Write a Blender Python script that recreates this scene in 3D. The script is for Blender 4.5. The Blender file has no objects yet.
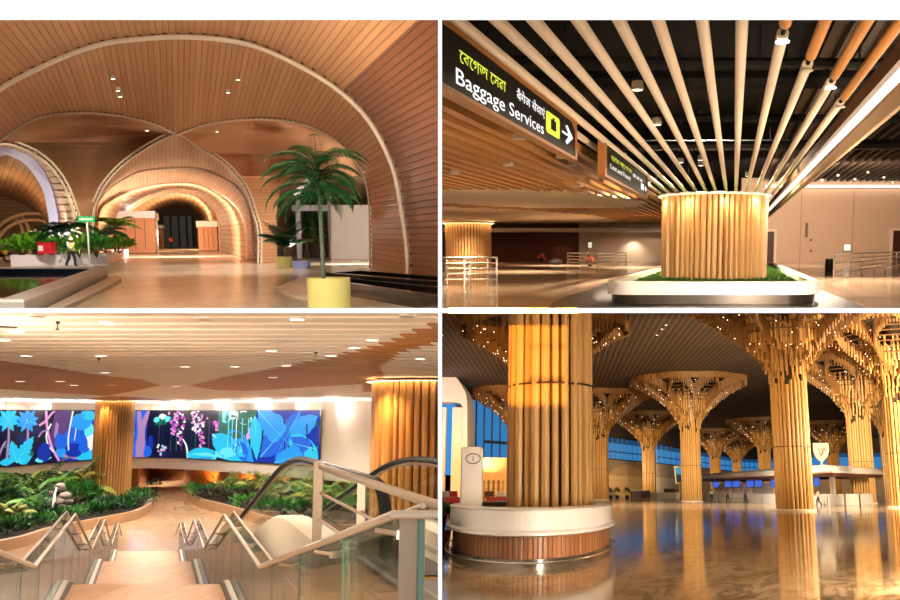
import bpy, bmesh, math, random
from mathutils import Vector, Matrix
PI = math.pi
sin, cos, rad = math.sin, math.cos, math.radians
V = Vector
scene = bpy.context.scene
COL = scene.collection
scene.view_settings.view_transform = 'Standard'
scene.view_settings.look = 'None'
scene.view_settings.gamma = 1
scene.view_settings.exposure = 0
scene.view_settings.use_curve_mapping = False

# ---------------------------------------------------------------- camera
FPX, PX, PY = 800.0, 560.0, 330.0
CAM = V((0, 0, 1.6))
cd = bpy.data.cameras.new('camera'); cam = bpy.data.objects.new('camera', cd); COL.objects.link(cam)
cam.location = CAM; cam.rotation_euler = (PI/2, 0, 0)
cd.sensor_width = 36; cd.lens = FPX/900*36
cd.shift_x = -(PX-450)/900; cd.shift_y = (PY-300)/900
cd.clip_start = 0.05; cd.clip_end = 600
scene.camera = cam

def lin(c):
    return c/12.92 if c <= 0.04045 else ((c+0.055)/1.055)**2.4
def hexc(h):
    h = h.lstrip('#')
    return tuple(lin(int(h[i:i+2], 16)/255) for i in (0, 2, 4)) + (1,)

# ---------------------------------------------------------------- the four halls
class Room:
    """One hall: floor plane Z=0, eye height h, horizon height and the edges where its dividing walls stand."""
    def __init__(s, name, H, h, cut):
        s.name, s.h = name, h
        t = (H-PY)/FPX; k = math.sqrt(1+t*t); s.t, s.k = t, k
        ex, F, n = V((1, 0, 0)), V((0, 1, -t))/k, V((0, t, 1))/k
        s.ex, s.F, s.n = ex, F, n
        o = CAM - n*h
        s.M = Matrix(((ex.x, F.x, n.x, o.x), (ex.y, F.y, n.y, o.y), (ex.z, F.z, n.z, o.z), (0, 0, 0, 1)))
        s.C = V((0, 0, h)); s.cut = cut
        x0, y0, x1, y1 = cut
        c = s.dir((x0+x1)/2, (y0+y1)/2); s.planes = []
        for a, b in (((x0, y0), (x0, y1)), ((x1, y0), (x1, y1)), ((x0, y0), (x1, y0)), ((x0, y1), (x1, y1))):
            nn = s.dir(*a).cross(s.dir(*b)).normalized()
            s.planes.append(nn if nn.dot(c) > 0 else -nn)
    def dir(s, px, py):
        d = V(((px-PX)/FPX, 1, -(py-PY)/FPX))
        return V((d.x, d.dot(s.F), d.dot(s.n)))
    def at(s, px, py, Y):
        d = s.dir(px, py); return s.C + d*(Y/d.y)
    def fl(s, px, py, Z=0.0):
        d = s.dir(px, py); return s.C + d*((Z-s.h)/d.z)
    def vx(s, px):                      # sideways step per metre of depth for lines that run towards column px
        d = s.dir(px, PY + FPX*s.t); return d.x/d.y
    def w(s, p): return s.M @ V(p)

# ---------------------------------------------------------------- mesh builder
class MB:
    def __init__(s): s.v, s.f, s.mi, s.uv = [], [], [], {}
    def add(s, pts, faces, m=0, uvs=None):
        b = len(s.v); s.v += [tuple(p) for p in pts]
        for i, f in enumerate(faces):
            if uvs: s.uv[len(s.f)] = [uvs[k] for k in f]
            s.f.append([b+k for k in f]); s.mi.append(m)
        return s
    def quad(s, a, b, c, d, m=0): return s.add([a, b, c, d], [(0, 1, 2, 3)], m)
    def hexa(s, lo, hi, m=0):
        return s.add(list(lo)+list(hi), [(3, 2, 1, 0), (4, 5, 6, 7), (0, 1, 5, 4), (1, 2, 6, 5), (2, 3, 7, 6), (3, 0, 4, 7)], m)
    def box(s, c, d, rz=0, m=0):
        x, y, z = d[0]/2, d[1]/2, d[2]/2; C, S = cos(rz), sin(rz); P = []
        for zz in (-z, z):
            for a, b in ((-x, -y), (x, -y), (x, y), (-x, y)):
                P.append((c[0]+a*C-b*S, c[1]+a*S+b*C, c[2]+zz))
        return s.hexa(P[:4], P[4:], m)
    def bbox(s, c, d, r=0.03, rz=0, m=0):          # box with chamfered vertical and top edges
        x, y = d[0]/2, d[1]/2; r = min(r, x*.9, y*.9)
        P = [(x-r, -y), (x, -y+r), (x, y-r), (x-r, y), (-x+r, y), (-x, y-r), (-x, -y+r), (-x+r, -y)]
        C, S = cos(rz), sin(rz); z0, z1 = c[2]-d[2]/2, c[2]+d[2]/2
        f = lambda k, z: [(c[0]+(a*k)*C-(b*k)*S, c[1]+(a*k)*S+(b*k)*C, z) for a, b in P]
        kk = 1-r/max(x, y)
        return s.loops([f(1, z0), f(1, z1-r), f(kk, z1)], m, cap=True)
    def loops(s, L, m=0, cap=False, closed=True):
        n = len(L[0]); b = len(s.v)
        for l in L: s.v += [tuple(p) for p in l]
        for i in range(len(L)-1):
            for j in range(n if closed else n-1):
                k = (j+1) % n
                s.f.append([b+i*n+j, b+i*n+k, b+(i+1)*n+k, b+(i+1)*n+j]); s.mi.append(m)
        if cap:
            s.f.append([b+j for j in range(n)][::-1]); s.mi.append(m)
            s.f.append([b+(len(L)-1)*n+j for j in range(n)]); s.mi.append(m)
        return s
    def prism(s, poly, z0, z1, m=0):
        return s.loops([[(p[0], p[1], z0) for p in poly], [(p[0], p[1], z1) for p in poly]], m, cap=True)
    def tube(s, path, r, n=8, m=0, cap=True, flat=1.0):
        path = [V(p) for p in path]; L = []; up = None
        for i, p in enumerate(path):
            a = path[max(i-1, 0)]; b = path[min(i+1, len(path)-1)]
            d = (b-a)
            d = d.normalized() if d.length > 1e-9 else V((0, 0, 1))
            if up is None: up = V((0, 0, 1)) if abs(d.z) < .9 else V((0, 1, 0))
            x = d.cross(up)
            if x.length < 1e-6: x = d.cross(V((1, 0, 0)))
            x.normalize(); y = x.cross(d); up = y
            rr = r[i] if isinstance(r, (list, tuple)) else r
            L.append([p + x*(rr*cos(2*PI*j/n)) + y*(rr*flat*sin(2*PI*j/n)) for j in range(n)])
        return s.loops(L, m, cap)
    def lathe(s, prof, c=(0, 0, 0), n=32, m=0, cap=True, fx=1, fy=1, a0=0):
        return s.loops([[(c[0]+r*fx*cos(a0+2*PI*j/n), c[1]+r*fy*sin(a0+2*PI*j/n), c[2]+z) for j in range(n)] for r, z in prof], m, cap)
    def ball(s, c, r, m=0, n=12, k=8):
        r = (r, r, r) if not isinstance(r, (tuple, list)) else r
        L = [[(c[0]+r[0]*sin(PI*i/k)*cos(2*PI*j/n), c[1]+r[1]*sin(PI*i/k)*sin(2*PI*j/n), c[2]-r[2]*cos(PI*i/k)) for j in range(n)] for i in range(1, k)]
        return s.loops(L, m, cap=True)
    def grid(s, R, m=0, u=None, vv=None, flip=False):
        b = len(s.v); n = len(R[0])
        for r in R: s.v += [tuple(p) for p in r]
        for i in range(len(R)-1):
            for j in range(n-1):
                q = [(i, j), (i, j+1), (i+1, j+1), (i+1, j)]
                if u: s.uv[len(s.f)] = [(u[a][c] if isinstance(u[0], list) else u[c], vv[a]) for a, c in q]
                s.f.append([b+a*n+c for a, c in q]); s.mi.append(m)
        return s
    def build(s, name, mats, room, root=None, base=None, angle=40, clip=True, recalc=True, **tags):
        if not isinstance(mats, (list, tuple)): mats = [mats]
        base = V(base) if base is not None else (V(root['_b']) if root is not None else V((0, 0, 0)))
        bm = bmesh.new()
        vs = [bm.verts.new(p) for p in s.v]
        uvl = bm.loops.layers.uv.new('uv') if s.uv else None
        for i, f in enumerate(s.f):
            try: fc = bm.faces.new([vs[k] for k in f])
            except ValueError: continue
            fc.material_index = s.mi[i]; fc.smooth = True
            if uvl and i in s.uv:
                for l, q in zip(fc.loops, s.uv[i]): l[uvl].uv = q
        if clip and room:
            for pl in room.planes:
                if any((v.co-room.C).dot(pl) < 0 for v in bm.verts):
                    bmesh.ops.bisect_plane(bm, geom=bm.verts[:]+bm.edges[:]+bm.faces[:], plane_co=room.C, plane_no=pl, clear_inner=True, clear_outer=False)
        if not bm.faces:
            bm.free(); return None
        if recalc: bmesh.ops.recalc_face_normals(bm, faces=bm.faces[:])
        if base.length: bmesh.ops.translate(bm, verts=bm.verts[:], vec=-base)
        me = bpy.data.meshes.new(name); bm.to_mesh(me); bm.free()
        me.set_sharp_from_angle(angle=rad(angle))
        for mt in mats: me.materials.append(mt)
        o = bpy.data.objects.new(name, me); COL.objects.link(o)
        if root is not None: o.parent = root
        else: o.matrix_world = (room.M if room else Matrix()) @ Matrix.Translation(base)
        for k, x in tags.items():
            if x: o[k] = x
        return o

def thing(name, label, cat, room, base, group=None, rz=0):
    o = bpy.data.objects.new(name, None); COL.objects.link(o)
    o.empty_display_size = .2
    o.matrix_world = room.M @ Matrix.Translation(V(base)) @ Matrix.Rotation(rz, 4, 'Z')
    o['label'] = label; o['category'] = cat
    if group: o['group'] = group
    o['_b'] = tuple(base) if rz == 0 else (0, 0, 0)   # parts are written in hall coordinates, or locally when turned
    return o
def part(mb, name, mats, room, root, local=False, **k):
    if local:
        return mb.build(name, mats, None, root, base=(0, 0, 0), clip=False, **k)
    return mb.build(name, mats, room, root, **k)
def sub(mb, name, mats, room, par, root, **k):     # sub-part: child of a part, same coordinates
    o = mb.build(name, mats, room, root, **k)
    if o: o.parent = par
    return o
def dup(root, room, base, rz=0, sc=1, label=None, group=None):
    r = root.copy(); COL.objects.link(r)
    sc = (sc, sc, sc) if not isinstance(sc, (tuple, list)) else sc
    r.matrix_world = room.M @ Matrix.Translation(V(base)) @ Matrix.Rotation(rz, 4, 'Z') @ Matrix.Diagonal((*sc, 1))
    if label: r['label'] = label
    if group: r['group'] = group
    for ch in list(root.children):
        c = ch.copy(); COL.objects.link(c); c.parent = r
        for g in list(ch.children):
            d = g.copy(); COL.objects.link(d); d.parent = c
    return r
STR = dict(kind='structure')

def crom(P, n=8):
    """smooth curve through points"""
    P = [V(p) for p in P]; Q = [P[0]*2-P[1]] + P + [P[-1]*2-P[-2]]; out = []
    for i in range(1, len(Q)-2):
        a, b, c, d = Q[i-1], Q[i], Q[i+1], Q[i+2]
        for k in range(n):
            t = k/n
            out.append(.5*((2*b)+(c-a)*t+(2*a-5*b+4*c-d)*t*t+(3*b-a-3*c+d)*t**3))
    out.append(P[-1]); return out
def resamp(P, n):
    P = [V(p) for p in P]; L = [0]
    for a, b in zip(P, P[1:]): L.append(L[-1]+(b-a).length)
    out = []; j = 0
    for i in range(n):
        t = L[-1]*i/(n-1)
        while j < len(P)-2 and L[j+1] < t: j += 1
        q = (t-L[j])/max(L[j+1]-L[j], 1e-9); out.append(P[j].lerp(P[j+1], min(max(q, 0), 1)))
    return out
def curve(pts, n=40, k=8): return resamp(crom([V((p[0], p[1])) for p in pts], k), n)
def interp(T, x):
    if x <= T[0][0]: return T[0][1]
    for (a, b), (c, d) in zip(T, T[1:]):
        if x <= c: return b+(d-b)*(x-a)/max(c-a, 1e-9)
    return T[-1][1]

# ---------------------------------------------------------------- materials
MATS = {}
class NT:
    def __init__(s, name):
        s.m = bpy.data.materials.new(name); s.m.use_nodes = True; s.t = s.m.node_tree; s.t.nodes.clear()
        s.out = s.n('ShaderNodeOutputMaterial'); s.b = s.n('ShaderNodeBsdfPrincipled'); s.l(s.b.outputs[0], s.out.inputs[0])
        MATS[name] = s.m
    def n(s, typ, **k):
        x = s.t.nodes.new(typ)
        for a, v in k.items(): setattr(x, a, v)
        return x
    def l(s, a, b): s.t.links.new(a, b)
    def val(s, inp, v):
        if hasattr(v, 'node'): s.l(v, inp)
        else: inp.default_value = v
    def math(s, op, a, b=0.0):
        x = s.n('ShaderNodeMath', operation=op); s.val(x.inputs[0], a); s.val(x.inputs[1], b); return x.outputs[0]
    def mix(s, f, a, b):
        x = s.n('ShaderNodeMix', data_type='RGBA'); s.val(x.inputs[0], f); s.val(x.inputs[6], a); s.val(x.inputs[7], b); return x.outputs[2]
    def coord(s, kind='Object', sc=(1, 1, 1)):
        c = s.n('ShaderNodeTexCoord'); m = s.n('ShaderNodeMapping'); m.inputs['Scale'].default_value = sc
        s.l(c.outputs[kind], m.inputs[0]); return m.outputs[0]
    def noise(s, co, scale, det=3, rough=.55, dist=0):
        x = s.n('ShaderNodeTexNoise'); s.l(co, x.inputs['Vector']); x.inputs['Scale'].default_value = scale
        x.inputs['Detail'].default_value = det; x.inputs['Roughness'].default_value = rough; x.inputs['Distortion'].default_value = dist
        return x.outputs['Fac']
    def ramp(s, f, stops):
        x = s.n('ShaderNodeValToRGB'); s.l(f, x.inputs[0]); e = x.color_ramp.elements
        while len(e) < len(stops): e.new(.5)
        for q, (p, c) in zip(e, stops): q.position = p; q.color = c
        return x.outputs[0]
    def bump(s, h, st=.3, dist=.02):
        x = s.n('ShaderNodeBump'); s.l(h, x.inputs['Height']); x.inputs['Strength'].default_value = st; x.inputs['Distance'].default_value = dist
        s.l(x.outputs[0], s.b.inputs['Normal'])
    def done(s, base, rough=.5, metal=0.0, spec=.5):
        s.val(s.b.inputs['Base Color'], base); s.val(s.b.inputs['Roughness'], rough); s.val(s.b.inputs['Metallic'], metal)
        s.b.inputs['Specular IOR Level'].default_value = spec
        return s.m
def dark(c, k): return tuple(x*k for x in c[:3])+(1,)
def mat(name, h, rough=.5, metal=0.0, var=.12, sc=4.0, spec=.5, stretch=(1, 1, 1)):
    if name in MATS: return MATS[name]
    t = NT(name); c = hexc(h); f = t.noise(t.coord('Object', stretch), sc)
    return t.done(t.mix(f, dark(c, 1-var), dark(c, 1+var)), rough, metal, spec)
def glow(name, h, s=1.0):
    if name in MATS: return MATS[name]
    t = NT(name); c = hexc(h)
    t.b.inputs['Emission Color'].default_value = c; t.b.inputs['Emission Strength'].default_value = s
    f = t.noise(t.coord(), 3.0)
    return t.done(t.mix(f, dark(c, .12), dark(c, .16)), .5, 0.0, .2)
def plank(name, c1, c2, groove=.07, rough=.38, gd=.25, tone=.35, spec=.4, axis=0, per=1.0, coord='UV', along=.25, gn=.5):
    """boards: one board per unit of the coordinate's axis, dark joints between"""
    t = NT(name); tc = t.n('ShaderNodeTexCoord'); sp = t.n('ShaderNodeSeparateXYZ'); t.l(tc.outputs[coord], sp.inputs[0])
    u = t.math('MULTIPLY', sp.outputs[axis], per); fr = t.math('FRACT', u); fo = t.math('FLOOR', u)
    wn = t.n('ShaderNodeTexWhiteNoise', noise_dimensions='1D'); t.l(fo, wn.inputs['W'])
    cb = t.n('ShaderNodeCombineXYZ'); t.l(t.math('MULTIPLY', u, 3.0), cb.inputs[0]); t.l(t.math('MULTIPLY', sp.outputs[1-axis], along), cb.inputs[1]); t.l(t.math('MULTIPLY', fo, 7.3), cb.inputs[2])
    gr = t.noise(cb.outputs[0], 2.0, 4)
    f = t.math('ADD', t.math('MULTIPLY', wn.outputs['Value'], tone), t.math('MULTIPLY', gr, 1-tone))
    c = t.mix(f, hexc(c1), hexc(c2))
    e = t.math('MINIMUM', fr, t.math('SUBTRACT', 1.0, fr)); g = t.math('LESS_THAN', e, groove)
    c = t.mix(t.math('MULTIPLY', g, 1-gd), c, dark(hexc(c1), .3))
    t.bump(t.math('MINIMUM', t.math('MULTIPLY', e, 6.0), 1.0), gn, .04)
    return t.done(c, rough, 0, spec)
def grain(name, c1, c2, rough=.4, sc=(6, 6, .5), spec=.4):
    t = NT(name); f = t.noise(t.coord('Object', sc), 2.0, 4)
    return t.done(t.mix(f, hexc(c1), hexc(c2)), rough, 0, spec)
def marble(name, c1, c2, c3, tile=(1.6, 3.0), rough=.12, grout=.12, sc=.5, skew=0.0, spec=.5, vein=.5, tone=.3):
    t = NT(name); tc = t.n('ShaderNodeTexCoord'); sp = t.n('ShaderNodeSeparateXYZ'); t.l(tc.outputs['Object'], sp.inputs[0])
    x = t.math('SUBTRACT', sp.outputs[0], t.math('MULTIPLY', sp.outputs[1], skew))
    cb = t.n('ShaderNodeCombineXYZ'); t.l(x, cb.inputs[0]); t.l(sp.outputs[1], cb.inputs[1])
    br = t.n('ShaderNodeTexBrick'); t.l(cb.outputs[0], br.inputs['Vector'])
    br.inputs['Scale'].default_value = 1.0; br.inputs['Brick Width'].default_value = tile[0]; br.inputs['Row Height'].default_value = tile[1]
    br.inputs['Mortar Size'].default_value = .012; br.inputs['Color1'].default_value = (0, 0, 0, 1); br.inputs['Color2'].default_value = (1, 1, 1, 1); br.inputs['Mortar'].default_value = (.5, .5, .5, 1)
    off = t.n('ShaderNodeVectorMath', operation='MULTIPLY_ADD'); t.l(br.outputs['Color'], off.inputs[0]); off.inputs[1].default_value = (9, 5, 3); t.l(cb.outputs[0], off.inputs[2])
    mp = t.n('ShaderNodeMapping'); mp.inputs['Scale'].default_value = (1, .35, 1); t.l(off.outputs[0], mp.inputs[0])
    n1 = t.noise(mp.outputs[0], sc, 5, .6, 1.2); n2 = t.noise(mp.outputs[0], sc*3.3, 4, .6, 2.0)
    c = t.mix(t.math('MULTIPLY', t.math('SUBTRACT', n1, .3), 2.2), hexc(c1), hexc(c2))
    vn = t.math('LESS_THAN', t.math('ABSOLUTE', t.math('SUBTRACT', n2, .5)), .035)
    c = t.mix(t.math('MULTIPLY', vn, vein), c, hexc(c3))
    dk = t.mix(1.0, c, c); mm = dk.node; mm.blend_type = 'MULTIPLY'; mm.inputs[7].default_value = (.62, .58, .52, 1); t.t.links.remove(mm.inputs[7].links[0])
    bw_ = t.n('ShaderNodeRGBToBW'); t.l(br.outputs['Color'], bw_.inputs[0]); c = t.mix(t.math('MULTIPLY', bw_.outputs[0], tone), c, dk)
    c = t.mix(t.math('MULTIPLY', br.outputs['Fac'], grout), c, dark(hexc(c3), .6))
    return t.done(c, rough, 0, spec)
def glass(name, h, refl=.12, tint=.9):
    t = NT(name); t.t.nodes.remove(t.b)
    tr = t.n('ShaderNodeBsdfTransparent'); gl = t.n('ShaderNodeBsdfGlossy'); mx = t.n('ShaderNodeMixShader')
    tr.inputs[0].default_value = dark(hexc(h), tint); gl.inputs['Roughness'].default_value = .03
    fr = t.n('ShaderNodeFresnel'); fr.inputs[0].default_value = 1.45
    t.l(t.math('MINIMUM', t.math('ADD', t.math('MULTIPLY', fr.outputs[0], .8), refl*.3), 1.0), mx.inputs[0])
    t.l(tr.outputs[0], mx.inputs[1]); t.l(gl.outputs[0], mx.inputs[2]); t.l(mx.outputs[0], t.out.inputs[0])
    return t.m

# ---------------------------------------------------------------- lamps
def lamp(kind, room, p, power, color='#ffffff', target=None, size=1.0, sy=None, spot=60, blend=.5, name='lamp'):
    d = bpy.data.lights.new(name, kind); d.energy = power; d.color = hexc(color)[:3]
    o = bpy.data.objects.new(name, d); COL.objects.link(o)
    P = room.w(p) if room else V(p)
    if target is not None:
        T = room.w(target) if room else V(target)
        o.rotation_mode = 'QUATERNION'; o.rotation_quaternion = (T-P).to_track_quat('-Z', 'Y')
    o.location = P
    if kind == 'AREA':
        d.shape = 'RECTANGLE'; d.size = size; d.size_y = sy or size
    else: d.shadow_soft_size = size
    if kind == 'SPOT': d.spot_size = rad(spot); d.spot_blend = blend
    return o

# ---------------------------------------------------------------- plants
def leafquad(mb, p, d, up, L, w, m=0, fold=.15):
    d = V(d).normalized(); s = d.cross(V(up))
    s = s.normalized() if s.length > 1e-5 else V((1, 0, 0))
    n = s.cross(d); p = V(p); q = p+d*L; c = p+d*(L*.45)
    b = len(mb.v)
    mb.v += [tuple(p), tuple(c+s*w*.5+n*fold*w), tuple(q), tuple(c-s*w*.5+n*fold*w)]
    mb.f.append([b, b+1, b+2, b+3]); mb.mi.append(m)
def frond(mb, p, az, L, rise, droop, w, n=12, m=0, rng=random, lw=.06):
    """feather leaf: curved midrib with paired leaflets"""
    p = V(p); pts = []
    for i in range(n+1):
        t = i/n; el = rise - droop*t
        if i: p = p + V((cos(az)*cos(el), sin(az)*cos(el), sin(el)))*(L/n)
        pts.append(p.copy())
    mb.tube(pts, [max(.004, .012*L*(1-.8*i/n)) for i in range(n+1)], 3, m, cap=False)
    for i in range(2, n+1):
        d = (pts[i]-pts[i-1]).normalized(); s = d.cross(V((0, 0, 1)))
        s = s.normalized() if s.length > 1e-5 else V((-sin(az), cos(az), 0)); t = i/n
        ww = w*sin(PI*min(1, .18+.8*t))
        for g in (-1, 1):
            for q in (0, .5):
                dd = d*.65+s*g*1.0+V((0, 0, -.30-.25*rng.random()))
                leafquad(mb, pts[i-1].lerp(pts[i], q), dd, V((0, 0, 1)), ww*(.85+.3*rng.random()), lw*L, m)
def bush_leaves(mb, c, r, n, L, w, rng, m=0, up=.3):
    for _ in range(n):
        a = rng.random()*2*PI; z = rng.uniform(-.35, 1); q = math.sqrt(max(0, 1-z*z)); k = rng.uniform(.45, 1)
        d = V((q*cos(a), q*sin(a), z))
        p = V(c)+V((d.x*r[0]*k, d.y*r[1]*k, d.z*r[2]*k))
        dd = d+V((rng.uniform(-.6, .6), rng.uniform(-.6, .6), rng.uniform(-.4, .6)+up))
        leafquad(mb, p, dd, V((rng.uniform(-1, 1), rng.uniform(-1, 1), 1)), L*rng.uniform(.6, 1.2), w*rng.uniform(.7, 1.2), m)

# ---------------------------------------------------------------- people
def skin(name, chain, mats, root, sub=1):
    """one continuous body surface grown round a skeleton: chain = (points, radii, edges)"""
    P, R, E = chain
    me = bpy.data.meshes.new(name); me.from_pydata([tuple(p) for p in P], E, []); me.update()
    o = bpy.data.objects.new(name, me); COL.objects.link(o); o.parent = root
    md = o.modifiers.new('skin', 'SKIN'); me.skin_vertices.new() if not me.skin_vertices else None
    for i, r in enumerate(R):
        sv = me.skin_vertices[0].data[i]; sv.radius = (r if isinstance(r, tuple) else (r, r)); sv.use_root = (i == 0)
    sb = o.modifiers.new('subdiv', 'SUBSURF'); sb.levels = sub; sb.render_levels = sub
    for m in mats: me.materials.append(m)
    return o
# ================================================================= SHELL: a white block of four halls, cut open towards us
def wp(px, py, d): return CAM + V(((px-PX)/FPX*d, d, -(py-PY)/FPX*d))
XL, XR, YT, YB, DN, DF = -250, 1150, -200, 800, 2.6, 400.0
white = mat('white_plaster', '#fbfbfa', .6, var=.02)
hullm = mat('hall_shell_plaster', '#cfc4b4', .8, var=.04)
def wedge(name, x0, y0, x1, y1, d0=DN, d1=DF, m=None):
    mb = MB()
    mb.hexa([wp(x0, y0, d0), wp(x1, y0, d0), wp(x1, y1, d0), wp(x0, y1, d0)], [wp(x0, y0, d1), wp(x1, y0, d1), wp(x1, y1, d1), wp(x0, y1, d1)])
    return mb.build(name, m or white, None, clip=False, **STR)
wedge('wall_center', 438, 20, 442, 308)
wedge('wall_center_upper', 438, YT, 442, 20, 3.1)
wedge('wall_center_lower', 438, 313, 442, YB)
wedge('slab_middle', XL, 308, XR, 313)
wedge('beam_top', XL, -60, XR, 20, DN, 3.1)
wedge('wall_left', XL-20, YT, XL, YB, m=hullm)  # unseen hull round all halls, added to keep outside light out
wedge('wall_right', XR, YT, XR+20, YB, m=hullm)
wedge('roof', XL, YT-20, XR, YT, m=hullm)
wedge('floor_base', XL, YB, XR, YB+20, m=hullm)
wedge('wall_back', XL, YT, XR, YB, DF, DF+2, m=hullm)
w = bpy.data.worlds.new('world'); scene.world = w; w.use_nodes = True
bg = w.node_tree.nodes['Background']; bg.inputs[0].default_value = (1, 1, 1, 1); bg.inputs[1].default_value = 1.15

TL = Room('TL', 238, 1.6, (XL, YT, 438, 308))
TR = Room('TR', 246, 1.6, (442, YT, XR, 308))
BL = Room('BL', 412, 6.0, (XL, 313, 438, YB))
BR = Room('BR', 490, 1.6, (442, 313, XR, YB))
# ================================================================= UPPER LEFT HALL: timber vaults
R = TL; rng = random.Random(3)
tl_floor = marble('cream_marble', '#f1e8d6', '#dac6a6', '#b4966e', (1.6, 2.8), .17, .10, .35, 0.0, .5, .2)
MB().quad((-160, 1.5, 0), (60, 1.5, 0), (60, 200, 0), (-160, 200, 0)).build('floor_vaulted_hall', tl_floor, R, **STR)
boards_up = plank('amber_vault_boards', '#b57b4c', '#cf9a68', .07, .42, gd=.42, tone=.5)
boards_in = plank('tan_vault_boards', '#b5805a', '#cf9e74', .07, .45, gd=.42, tone=.5)
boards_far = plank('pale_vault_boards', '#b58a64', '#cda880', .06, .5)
boards_end = plank('shadowy_tunnel_boards', '#a88058', '#bd966c', .06, .6)  # darker tone paints in the unlit end of the tunnel
ribm = mat('grey_oak_arch_rib', '#dccbb0', .5, var=.15, sc=9)
stone = mat('light_grey_stone', '#b9b3aa', .35, var=.1)

A1 = [(412, 278), (411, 248), (405, 207), (398, 170), (382, 134), (362, 106), (331, 80), (289, 56), (248, 40), (207, 34), (178, 33)], \
     [(178, 33), (155, 34), (103, 40), (52, 58), (0, 85), (-25, 108), (-45, 145), (-57, 195), (-62, 278)]
A2 = [(372, 268), (371, 207), (368, 183), (359, 163), (341, 142), (315, 127), (284, 119), (248, 118), (207, 123), (178, 133)], \
     [(178, 133), (155, 123), (129, 116), (98, 112), (67, 112), (41, 116), (21, 125), (0, 140), (-22, 163), (-38, 200), (-45, 268)]
A3 = [(260, 263.6), (260, 232), (255, 212), (248, 191), (238, 176), (222, 160), (201, 147), (178, 133), (155, 142), (134, 155), (116, 170), (103, 186), (96, 201), (92, 215), (92, 263.6)]
A4 = [(256, 260), (254, 227), (250, 207), (240, 188), (222, 176), (201, 168), (170, 167), (139, 171), (119, 181), (103, 194), (95, 212), (95, 260)]
A5 = [(248, 258.6), (247, 232), (243, 217), (235, 204), (217, 191), (194, 183), (165, 183), (134, 189), (111, 199), (98, 214), (98, 258.6)]
A6 = [(221, 251.5), (219, 219), (212, 205), (200, 194), (185, 190), (170, 190), (155, 195), (140, 203), (126, 217), (124, 251.5)]
A7 = [(202, 247.2), (200, 222), (194, 212), (185, 207), (172, 207), (160, 212), (152, 222), (150, 247.2)]
def arc3(pts, Y, n=40): return [R.at(p[0], p[1], Y) for p in curve(pts, n)]
def drop(P):                                   # feet stand on the floor
    return [V((p.x, p.y, max(p.z, 0))) for p in P]
def loft(name, LA, mat_, nplank, u0=0):
    """vault surface through a list of arches; boards run from arch to arch"""
    n = len(LA[0]); u = [u0+nplank*i/(n-1) for i in range(n)]
    rows = []; vv = []
    for a, b in zip(LA, LA[1:]):
        for k in range(6): rows.append([p.lerp(q, k/6) for p, q in zip(a, b)]); vv.append((a[0].y*(6-k)+b[0].y*k)/6*.5)
    rows.append(LA[-1]); vv.append(LA[-1][0].y*.5)
    return MB().grid(rows, 0, u, vv).build(name, mat_, R, recalc=False, **STR)
sl = R.vx(182)
def push(P, d): return [p + V((sl*d, d, 0)) for p in P]
ra, la = drop(arc3(A1[0], 32)), drop(arc3(A1[1], 32))
rb, lb = drop(arc3(A2[0], 43)), drop(arc3(A2[1], 43))
boards_shade = plank('shade_toned_boards', '#74422a', '#8e5634', .07, .4, gd=.42, tone=.5)  # darker, redder tone paints in the light falling off to the right
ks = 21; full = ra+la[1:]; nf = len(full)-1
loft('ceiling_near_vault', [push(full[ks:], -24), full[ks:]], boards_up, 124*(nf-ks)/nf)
loft('wall_near_right', [push(full[:ks+1], -24), full[:ks+1]], boards_shade, 124*ks/nf)
loft('ceiling_middle_vault', [ra, rb], boards_up, 62)
loft('ceiling_middle_vault', [la, lb], boards_up, 62, 62)
a3, a4, a5, a6, a7 = [drop(arc3(a, y, 60)) for a, y in ((A3, 50), (A4, 58), (A5, 62), (A6, 95), (A7, 145))]
loft('ceiling_inner_vault', [a3, a4], boards_in, 76)
loft('ceiling_inner_vault', [a4, a5], boards_in, 76)
loft('ceiling_tunnel_vault', [a5, a6], boards_far, 44)
loft('ceiling_tunnel_vault', [a6, a7], boards_end, 30)
# ribs: a pair of battens with a row of studs between, following each arch
def rib(P, w, r, ties=True, n=6, m=None, off=V((0, -.06, 0)), name='trim_arch_rib'):
    mb = MB(); N = []
    for i, p in enumerate(P):
        d = (P[min(i+1, len(P)-1)]-P[max(i-1, 0)]).normalized(); N.append(V((d.z, 0, -d.x)))
    for s in (-1, 1): mb.tube([p+q*s*w+off for p, q in zip(P, N)], r, n)
    Q = resamp(P, max(8, int(sum((b-a).length for a, b in zip(P, P[1:]))/(w*3))))
    if ties:
        for p in Q: mb.box(p+off*.5, (w*.7, w*.8, w*.7), 0, 1)
    return mb.build(name, [m or ribm, mat('dark_rib_stud', '#6a4c30', .6)], R, **STR)
rib(resamp(ra+la[1:], 90), .16, .10)
rib(resamp(rb, 50), .09, .06); rib(resamp(lb, 50), .09, .06)
rib(a3, .10, .06); rib(a4, .10, .06); rib(a5, .08, .05, False); rib(a6, .12, .07, False)

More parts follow.
